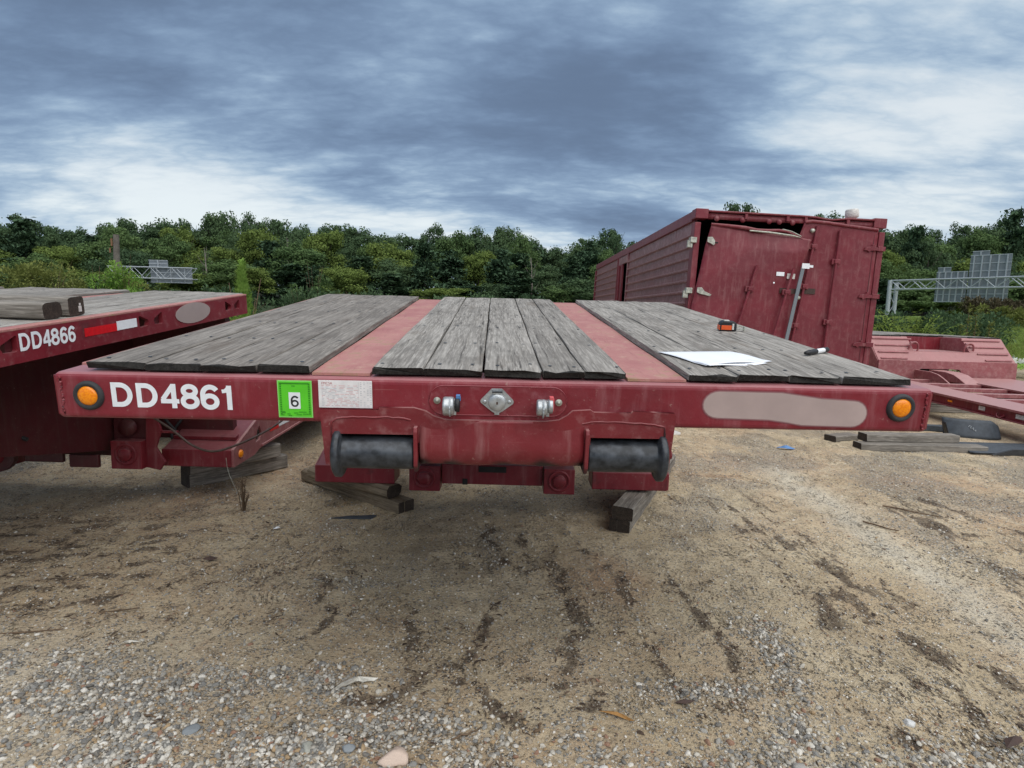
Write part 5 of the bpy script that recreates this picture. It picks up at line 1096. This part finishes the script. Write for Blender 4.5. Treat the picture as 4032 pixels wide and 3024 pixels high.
# dry weed in the sand
mw = T_((-1.81, 3.93, GZ(-1.81, 3.93))); e_ = empty('dry_weed', mw, 'dead brown weed with bare upright stems in the sand between the two left trailers', 'weed')
for i in range(13):
    a = random.random() * 6.28; o_ = random.uniform(.02, .12); hh = random.uniform(.10, .26)
    mb = MB(); pp = [(0.012 * math.cos(a), .012 * math.sin(a), 0), (o_ * .5 * math.cos(a), o_ * .5 * math.sin(a), hh * .5), (o_ * math.cos(a), o_ * math.sin(a), hh)]; mb.tube(pp, [.0035, .003, .0012], 5)
    for k in range(3): 
        t = .4 + .18 * k; b = Vector(pp[1]).lerp(Vector(pp[2]), t); mb.tube([b, b + Vector((random.uniform(-.03, .03), random.uniform(-.03, .03), random.uniform(.0, .04)))], .0016, 4)
    mb.build('stem', M['dry_stem'], e_, mw)
mb = MB(); mb.tube([(0, 0, .05), (-.05, 0, .16), (-.09, .01, .24), (-.11, .02, .30), (-.115, .02, .36)], .002, 5); mb.build('stem', M['zinc'], e_, mw)
# roadside brush and flowers
bush('shrub', -28.6, 37, 2.3, 4.6, M['leaf_olive'], 'broad rounded olive green bush at the far left beyond the trailers', 'shrub', 5200, .22, -.2, stems=9)
bush('shrub', -24.9, 38, 1.9, 3.9, M['leaf_olive'], 'lower olive green bush between the broad one and the wooden pole', 'shrub', 3600, .22, -.2)
bush('shrub', -26.3, 35, .9, 2.8, M['leaf_bright'], 'small bright shrub in front of the olive bushes', 'shrub', 1200, .16, -.2)
bush('climber', -20.9, 32.4, 1.1, 4.2, M['leaf_bright'], 'bright green leafy climber around the foot of the wooden pole', 'climber', 2600, .17, .2)
bush('climber', -22.6, 32.6, .8, 3.3, M['leaf_bright'], 'small bright green climber on the left side of the wooden pole', 'climber', 1300, .17, .1)
bush('shrub', -12.0, 36, 1.1, 4.2, M['leaf'], 'young green tree left of the conical sapling', 'shrub', 1500, .20, 0)
for i, (x, y, h) in enumerate([(39.5, 47, 1.5), (42.5, 52, 1.9), (46, 55, 1.7), (41.5, 51, 1.5), (50, 58, 1.9), (44, 57, 2.0)]):
    bush('shrub', x, y, 2.2, h, M['leaf_brown'] if i != 0 else M['leaf_olive'], ['olive shrub at the left end of the brown brush above the grass', 'brown shrub second from the left above the grass', 'brown brush above the right edge of the grass', 'brown brush behind the yellow spires', 'brown brush farthest to the right', 'brown brush under the road sign'][i], 'shrub', 2600, .26, group='brown brush beyond the grass', stems=4)
for i, (x, y, h, rd_, lb) in enumerate([(17.5, 27, 1.9, 2.0, 'dark shrub behind the feathery weeds next to the container'), (20.2, 28, 1.8, 2.1, 'dark shrub directly below the gantry truss'), (22.6, 30, 1.9, 2.0, 'dark shrub below the left part of the big sign'), (24.6, 32.5, 1.7, 1.9, 'dark shrub behind the yellow spires'), (25.4, 34.5, 1.4, 1.3, 'rightmost dark shrub, at the left edge of the grass'), (16.5, 30, 2.1, 2.0, 'dark shrub partly hidden by the container edge'),
        (-9.5, 27, 2.3, 2.2, 'dark shrub behind the gap between the two left decks'), (-13, 28, 2.1, 2.2, 'dark shrub behind the far end of the left trailer rail'), (-6, 27, 2.2, 2.3, 'dark shrub behind the left corner of the nearest deck'), (-2.5, 28, 2.1, 2.3, 'dark shrub behind the left red strip of the nearest deck'), (1.2, 28, 2.1, 2.3, 'dark shrub behind the middle planks of the nearest deck'), (4.6, 29, 2.0, 2.2, 'dark shrub just left of the far container end'), (-17, 30, 1.9, 2.2, 'dark shrub behind the planks of the left trailer')]):
    bush('shrub', x, y, rd_, h, M['leaf_dark'], lb, 'shrub', 2600, .20, group='dark shrubs behind the yard', stems=4)
n = 26000; x = RNG.uniform(24, 60, n); y = 20 + RNG.random(n) ** 1.3 * 34; x = x * y / 46
gm = []
for i in range(4):
    mb = MB(); r_ = random.Random(i)
    for k in range(9):
        a = r_.random() * 6.28; leaf_quad(mb, Vector((r_.uniform(-.3, .3), r_.uniform(-.3, .3), 0)), Vector((math.cos(a) * .5, math.sin(a) * .5, 1)), r_.uniform(.6, 1.2), .09, Vector((math.sin(a), math.cos(a), 0)))
    gm.append(mb.mesh('tuft', M['leaf_weed'] if i else M['leaf_olive']))
sc2 = RNG.uniform(.10, .22, n); scatter('grass', np.stack([x, y, gz(x, y)], 1), np.stack([0 * x, 0 * x, RNG.random(n) * 6.28], 1), np.stack([sc2, sc2, sc2], 1), RNG.integers(0, 4, n), RNG.random(n), proto_col('tufts', gm), 'mown green grass of the bank beyond the right trailer')
n = 500; x = RNG.uniform(12.5, 17.5, n); y = 14.2 + RNG.random(n) * 3.2; fm = []
for i in range(2):
    mb = MB()
    for k in range(6): leaf_quad(mb, Vector((random.uniform(-1, 1), random.uniform(-1, 1), random.uniform(.6, 1))), Vector((random.gauss(0, 1), random.gauss(0, 1), .5)), .9, .8)
    fm.append(mb.mesh('leafclump', M['leaf_bright'] if i else M['flower']))
scatter('ground_cover', np.stack([x, y, gz(x, y) + .1], 1), np.stack([0 * x, 0 * x, RNG.random(n) * 6.28], 1), np.stack([.13 + 0 * x, .13 + 0 * x, .25 + 0 * x], 1), (RNG.random(n) < .72).astype(int), RNG.random(n), proto_col('clumps', fm), 'leafy ground cover with pale flowers behind the right trailer')

# ================================================================== pole, gantries
pl_ = empty('wooden_pole', T_((-21.75, 33, GZ(-21.75, 33))), 'short weathered wooden utility pole standing before the forest at the left', 'pole')
mb = MB(); mb.tube([(-21.80, 33, GZ(-21.75, 33) - .3), (-21.72, 33, 2.5), (-21.66, 33, 4.92)], [.17, .16, .145], 14); mb.build('shaft', M['pole'], pl_, I4)
mb = MB(); mb.box(-21.87, -21.80, 32.84, 32.90, 4.3, 4.7); mb.box(-21.98, -21.90, 32.85, 32.88, 3.95, 4.2); mb.build('bracket', M['rust'], pl_, I4)
def truss(root, a, b, depth, h, nb, r_=.075, nm='truss'):
    """box truss between plan points a,b (x,y,ztop)"""
    a = Vector(a); b = Vector(b); d = (b - a).normalized(); sdv = Vector((d.y, -d.x, 0)).normalized() * depth
    for o_, nmz in ((Vector((0, 0, 0)), 0), (sdv, 1)):
        for z in (0, -h):
            mb = MB(); mb.tube([a + o_ + Vector((0, 0, z)), b + o_ + Vector((0, 0, z))], r_, 8); mb.build('chord', M['galv'], root, I4)
        for i in range(nb):
            p = a.lerp(b, i / nb) + o_; q_ = a.lerp(b, (i + 1) / nb) + o_; mb = MB()
            mb.tube([p + Vector((0, 0, -h if i % 2 else 0)), q_ + Vector((0, 0, 0 if i % 2 else -h))], r_ * .62, 6); mb.build('brace', M['galv'], root, I4)
    mb = MB()
    for i in range(0, nb + 1):
        p = a.lerp(b, i / nb)
        for z in (0, -h): mb.tube([p + Vector((0, 0, z)), p + sdv + Vector((0, 0, z))], r_ * .5, 6)
    mb.build('cross_tie', M['galv'], root, I4)
def sign_back(root, c0, c1, zb0, zt0, nv, nh, depth=.08, label=None):
    """sign seen from behind: plan points c0->c1"""
    c0 = Vector(c0); c1 = Vector(c1); d = (c1 - c0); L_ = d.length; d.normalize(); nn = Vector((d.y, -d.x)); 
    ex_ = Vector((d.x, d.y, 0)); mw = frame((c0.x, c0.y, zb0), ex_, Vector((-d.y, d.x, 0)), (0, 0, 1))
    H_ = zt0 - zb0; mb = MB(); mb.box(0, L_, 0, .05, 0, H_); o = mb.build('sign_panel', M['galv_dark'], root, mw, bevel=.02)
    for i in range(nv): 
        x = L_ * (i + .5) / nv; k = MB(); k.box(x - .06, x + .06, -.14, -.005, -.05, H_ + .05); k.build('sign_stiffener', M['galv'], o, mw)
    for j in range(nh + 1):
        z = H_ * j / nh; k = MB(); k.box(0, L_, -.05, -.002, z - .045, z + .045); k.build('sign_rib', M['galv'], o, mw)
g3_ = empty('sign_gantry', T_((49.7, 80, GZ(49.7, 80))), 'tall grey lattice gantry with road signs seen from behind, right of the container', 'gantry', 'road sign gantries')
for x, y in ((49.55, 80), (50.8, 80.6)):
    mb = MB(); zb_ = GZ(x, y) - .3; mb.tube([(x, y, zb_), (x, y, 6.75 if x < 50 else 6.5)], .26, 14); mb.build('column', M['galv'], g3_, I4)
mb = MB(); mb.tube([(49.6, 80, 5.0), (50.7, 80.6, 3.6), (49.6, 80, 2.2)], .07, 6); mb.tube([(49.6, 80, 5.25), (50.8, 80.6, 5.2)], .07, 6); mb.build('column_brace', M['galv'], g3_, I4)
truss(g3_, (49.6, 79.9, 6.68), (63.0, 54.2, 6.68), -1.3, 1.15, 22, .095)
sign_back(g3_, (52.5, 75.6), (54.2, 72.7), 3.95, 7.55, 5, 4); sign_back(g3_, (54.25, 72.6), (56.5, 69.3), 3.95, 9.35, 5, 6); sign_back(g3_, (54.35, 72.5), (55.3, 71.1), 9.37, 9.85, 1, 1); sign_back(g3_, (52.55, 75.5), (53.3, 74.3), 7.57, 8.1, 1, 1)
g4_ = empty('sign_gantry', T_((-52.75, 80, GZ(-52.7, 80))), 'smaller grey sign truss with a road sign seen from behind, right of the wooden pole', 'gantry', 'road sign gantries')
mb = MB(); mb.tube([(-52.75, 80.5, GZ(-52, 80) - .3), (-52.75, 80.5, 5.9)], .16, 12); mb.build('column', M['galv'], g4_, I4)
truss(g4_, (-53.9, 80, 5.86), (-42.6, 80, 5.86), -1.1, 1.45, 8, .07)
sign_back(g4_, (-49.1, 81.5), (-43.5, 81.5), 3.95, 5.75 + .15, 3, 3); sign_back(g4_, (-49.15, 81.3), (-46.6, 81.3), 5.95, 6.85, 1, 2); sign_back(g4_, (-53.6, 81.3), (-52.6, 81.3), 4.2, 5.5, 1, 1)

# ================================================================== forest
def crown_mesh(name, seed, kind, mats):
    r = np.random.default_rng(seed); V = []; 
    if kind == 'pine':
        P_, Nn = [], []
        for k in range(34):
            t = r.random() ** .9; z = .12 + .88 * t; br = (1 - t) ** .75 * .42 + .04; a0 = r.random() * 6.28; L_ = br * r.uniform(.7, 1.15); m_ = 70
            s = r.random(m_) ** .6; w_ = .11 * (1 - .4 * s); a = a0
            x = s * L_ * np.cos(a) + r.normal(0, 1, m_) * w_ * .8; y = s * L_ * np.sin(a) + r.normal(0, 1, m_) * w_ * .8; zz_ = z - .07 * s + r.normal(0, .016, m_)
            P_.append(np.stack([x, y, zz_], 1)); q_ = r.normal(0, .45, (m_, 3)); q_[:, 2] += 1; Nn.append(q_)
        P_ = np.concatenate(P_); Nn = np.concatenate(Nn); sz = r.uniform(.028, .058, len(P_))
    else:
        nP = 44; cs = []
        while len(cs) < nP:
            q_ = r.uniform(-1, 1, 3)
            if q_ @ q_ < 1 and not (kind == 'open' and q_[2] < -.2 and r.random() < .6): cs.append(q_)
        cs = np.array(cs); cs[:, 0] *= .36; cs[:, 1] *= .36; cs[:, 2] = .58 + cs[:, 2] * .36
        cs[:, :2] *= (1.0 + .16 * np.sin(cs[:, 2:3] * 9 + seed))
        cs[r.integers(0, nP, 5), 2] += r.uniform(.03, .09, 5)
        P_, Nn = [], []
        for c0 in cs:
            m_ = 230 if kind == 'full' else 150; v_ = r.normal(0, 1, (m_, 3)); v_ /= np.linalg.norm(v_, axis=1)[:, None]; rad = r.uniform(.075, .14) if kind == 'full' else r.uniform(.06, .11)
            P_.append(c0 + v_ * rad * r.uniform(.35, 1.08, (m_, 1)) * np.array([1.1, 1.1, .75])); Nn.append(v_ + r.normal(0, .55, (m_, 3)) + np.array([0, 0, .35]))
        P_ = np.concatenate(P_); Nn = np.concatenate(Nn); sz = r.uniform(.009, .021, len(P_))
    Nn /= np.linalg.norm(Nn, axis=1)[:, None]; A = np.cross(Nn, r.normal(0, 1, Nn.shape)); A /= np.linalg.norm(A, axis=1)[:, None]; B = np.cross(Nn, A)
    s = sz[:, None]; el = r.uniform(.5, .9, (len(P_), 1))
    if kind == 'pine': el = el * .6
    Q = np.stack([P_ - A * s, P_ - B * s * el + Nn * s * .2, P_ + A * s, P_ + B * s * el + Nn * s * .2], 1)
    me_ = bpy.data.meshes.new(name); n = len(P_); me_.vertices.add(n * 4); me_.vertices.foreach_set('co', Q.astype(np.float32).ravel()); me_.loops.add(n * 4); me_.loops.foreach_set('vertex_index', np.arange(n * 4, dtype=np.int32))
    me_.polygons.add(n); me_.polygons.foreach_set('loop_start', np.arange(0, n * 4, 4, dtype=np.int32)); me_.polygons.foreach_set('loop_total', np.full(n, 4, np.int32)); me_.update(calc_edges=True); me_.materials.append(mats); return me_
CM = {}
for nm, kind, mt, ss_ in (('oak', 'full', 'leaf', 4), ('oak_dark', 'full', 'leaf_dark', 3), ('open', 'open', 'leaf_dark', 3), ('maple', 'full', 'leaf_yel', 2), ('pine', 'pine', 'leaf_pine', 3)):
    CM[nm] = [crown_mesh(nm + '_crown', 50 + i * 7 + len(nm), kind, M[mt]) for i in range(ss_)]
def trunk_mesh(seed, kind):
    r = random.Random(seed); mb = MB(); mb.tube([(0, 0, -.03), (.004, 0, .3), (-.006, .004, .6), (.0, 0, .86 if kind != 'pine' else .97)], [.020, .016, .011, .003], 7)
    if kind != 'pine':
        for i in range(6): a = r.random() * 6.28; z = r.uniform(.28, .6); mb.tube([(0, 0, z), (.12 * math.cos(a), .12 * math.sin(a), z + .12), (.24 * math.cos(a), .24 * math.sin(a), z + .26)], [.008, .006, .002], 5)
    return mb.mesh('trunk_mesh', M['bark'])
TK = {'b': [trunk_mesh(i, 'b') for i in range(3)], 'pine': [trunk_mesh(9, 'pine')]}
LBL = {'oak': 'mid green tree', 'oak_dark': 'dark green tree', 'open': 'sparse crowned tree', 'maple': 'yellow green tree', 'pine': 'dark tiered pine'}; SEEN = {}
PROTO = {}
GF = 'trees of the forest beyond the highway'; TREES = []
def tree(kind, x, y, zt, wd, r, where):
    zb = GZ(x, y) - .3; h = zt - zb; i = r.randrange(len(CM[kind])); tk = 'pine' if kind == 'pine' else 'b'
    mw = T_((x, y, zb)) @ RZ(r.random() * 6.28)
    e = bpy.data.objects.new('pine_tree' if kind == 'pine' else 'broadleaf_tree', None); COL.objects.link(e); e.matrix_world = mw; WM[e.name] = mw
    w_ = 'narrow' if wd < 8.0 else 'broad' if wd > 10.2 else ''
    TREES.append((e, x / y, zt / y, ((w_ + ' ') if w_ else '') + LBL[kind], where)); tag(e, None, 'tree', GF)
    S = Matrix.Diagonal((wd / .84, wd / .84, h, 1))
    link('trunk', TK[tk][r.randrange(len(TK[tk]))], e, mw @ Matrix.Diagonal((h * .6, h * .6, h, 1))); link('crown', CM[kind][i], e, mw @ S)
SKY = [(-104.5, 16.3), (-101.4, 16.9), (-99.7, 15.3), (-94.3, 18.1), (-91.4, 16.7), (-87.5, 16.0), (-82.6, 13.7), (-78.3, 18.3), (-75.0, 18.0), (-71.0, 16.6), (-67.0, 17.6), (-62.5, 17.8), (-59.2, 18.2), (-56.4, 18.8), (-52.8, 20.1), (-49.5, 19.3), (-46.0, 18.0), (-41.8, 17.6), (-38.0, 18.3), (-34.7, 18.5), (-30.5, 17.4),
       (-26.0, 16.6), (-21.5, 16.2), (-17.0, 16.6), (-12.0, 17.2), (-8.2, 17.8), (-4.6, 18.5), (-1.2, 18.0), (2.3, 16.5), (6.0, 14.8), (10.2, 15.4), (14.6, 17.2), (18.8, 18.8), (23.0, 15.7), (27, 16), (31.5, 18.6), (35.5, 20.6), (39.6, 22.4), (43.7, 22.9), (48, 22.0), (52.5, 20.6), (56.5, 21.2), (60.5, 22.0), (64.3, 22.1), (68.5, 21.2), (72.8, 20.7), (76.5, 20.2), (80.0, 19.6), (83.8, 21.1), (88, 20.7), (92.6, 21.6), (96.5, 22.4), (100.5, 22.2), (105, 22)]
r = random.Random(5); where0 = {}
ROW = {0: 'on the skyline', 1: 'below the skyline', 2: 'mid forest', 3: 'low in the forest', 4: 'at the forest foot'}
def side(x, Y):
    a = x / Y
    return 'at the far left' if a < -.62 else 'above the left trailer' if a < -.40 else 'right of the left sign gantry' if a < -.22 else 'behind the deck left half' if a < -.02 else 'left of the container' if a < .13 else 'behind the container' if a < .60 else 'at the far right'
for x, zt in SKY:
    k = 'open' if r.random() < .42 else 'oak_dark'
    tree(k, x + r.uniform(-.6, .6), 120 + r.uniform(-3, 3), zt + .3 + r.uniform(-.3, .9), r.uniform(8.2, 11.8), r, ROW[0] + ' ' + side(x, 120))
def top_at(x):
    for (a, za), (b, zb) in zip(SKY[:-1], SKY[1:]):
        if a <= x <= b: return za + (zb - za) * (x - a) / (b - a)
    return 17
for row, Y, lo, hi, st in ((1, 112, .76, .98, 5.4), (2, 103, .55, .92, 5.4), (3, 95, .40, .78, 5.2), (4, 88, .24, .52, 4.8)):
    x = -.88 * Y
    while x < .90 * Y:
        z_ = 1.4 + (top_at(x * 120 / Y) - 1.4) * Y / 120 * r.uniform(lo, hi); a = x / Y
        pp = .45 if -.25 < a < .12 else .2
        k = 'pine' if r.random() < pp else ('maple' if r.random() < (.34 if row >= 2 else .12) else ('oak' if r.random() < .62 else 'oak_dark'))
        if k == 'pine': z_ *= 1.08
        tree(k, x + r.uniform(-1.5, 1.5), Y + r.uniform(-3, 3), z_, r.uniform(7.2, 10.8) * (.85 if k == 'pine' else 1), r, ROW[row] + ' ' + side(x, Y)); x += st * r.uniform(.75, 1.25)
for i, (x, y, zt_) in enumerate([(2.5, 92, 9.5), (-36, 96, 12.0), (-46, 90, 9.5)]):
    zb_ = GZ(x, y) - .2; mw = T_((x, y, zb_)); e = empty('dead_tree', mw, ['pale bare dead tree standing in the dark pines behind the deck middle', 'pale bare trunk rising among yellow green trees right of the sign gantry', 'thin bare trunk just right of the sign gantry end'][i], 'tree'); h_ = zt_ - zb_; mb = MB()
    mb.tube([(0, 0, 0), (.15, 0, h_ * .5), (-.1, 0, h_)], [.16, .11, .03], 6); mb.build('trunk', M['pole'], e, mw)
    for k in range(7): a = k * 2.4; z_ = h_ * (.35 + .08 * k); mb = MB(); mb.tube([(0, 0, z_), (.7 * math.cos(a), .7 * math.sin(a), z_ + .8), (1.1 * math.cos(a), 1.1 * math.sin(a), z_ + 1.7)], [.05, .035, .01], 5); mb.build('branch', M['pole'], e, mw)
by = {}
for t_ in sorted(TREES, key=lambda q_: q_[1]): by.setdefault((t_[3], t_[4]), []).append(t_)
ORD = ['leftmost', 'second from left', 'third from left', 'fourth from left', 'fifth from left', 'sixth from left', 'seventh from left', 'eighth from left', 'ninth from left']
for (a, b), l_ in by.items():
    for i, t_ in enumerate(l_): t_[0]['label'] = a + ' ' + b if len(l_) == 1 else a + ' ' + b + ', ' + (ORD[i] if i < len(l_) - 1 else 'rightmost') 
print('objects', len(bpy.data.objects))
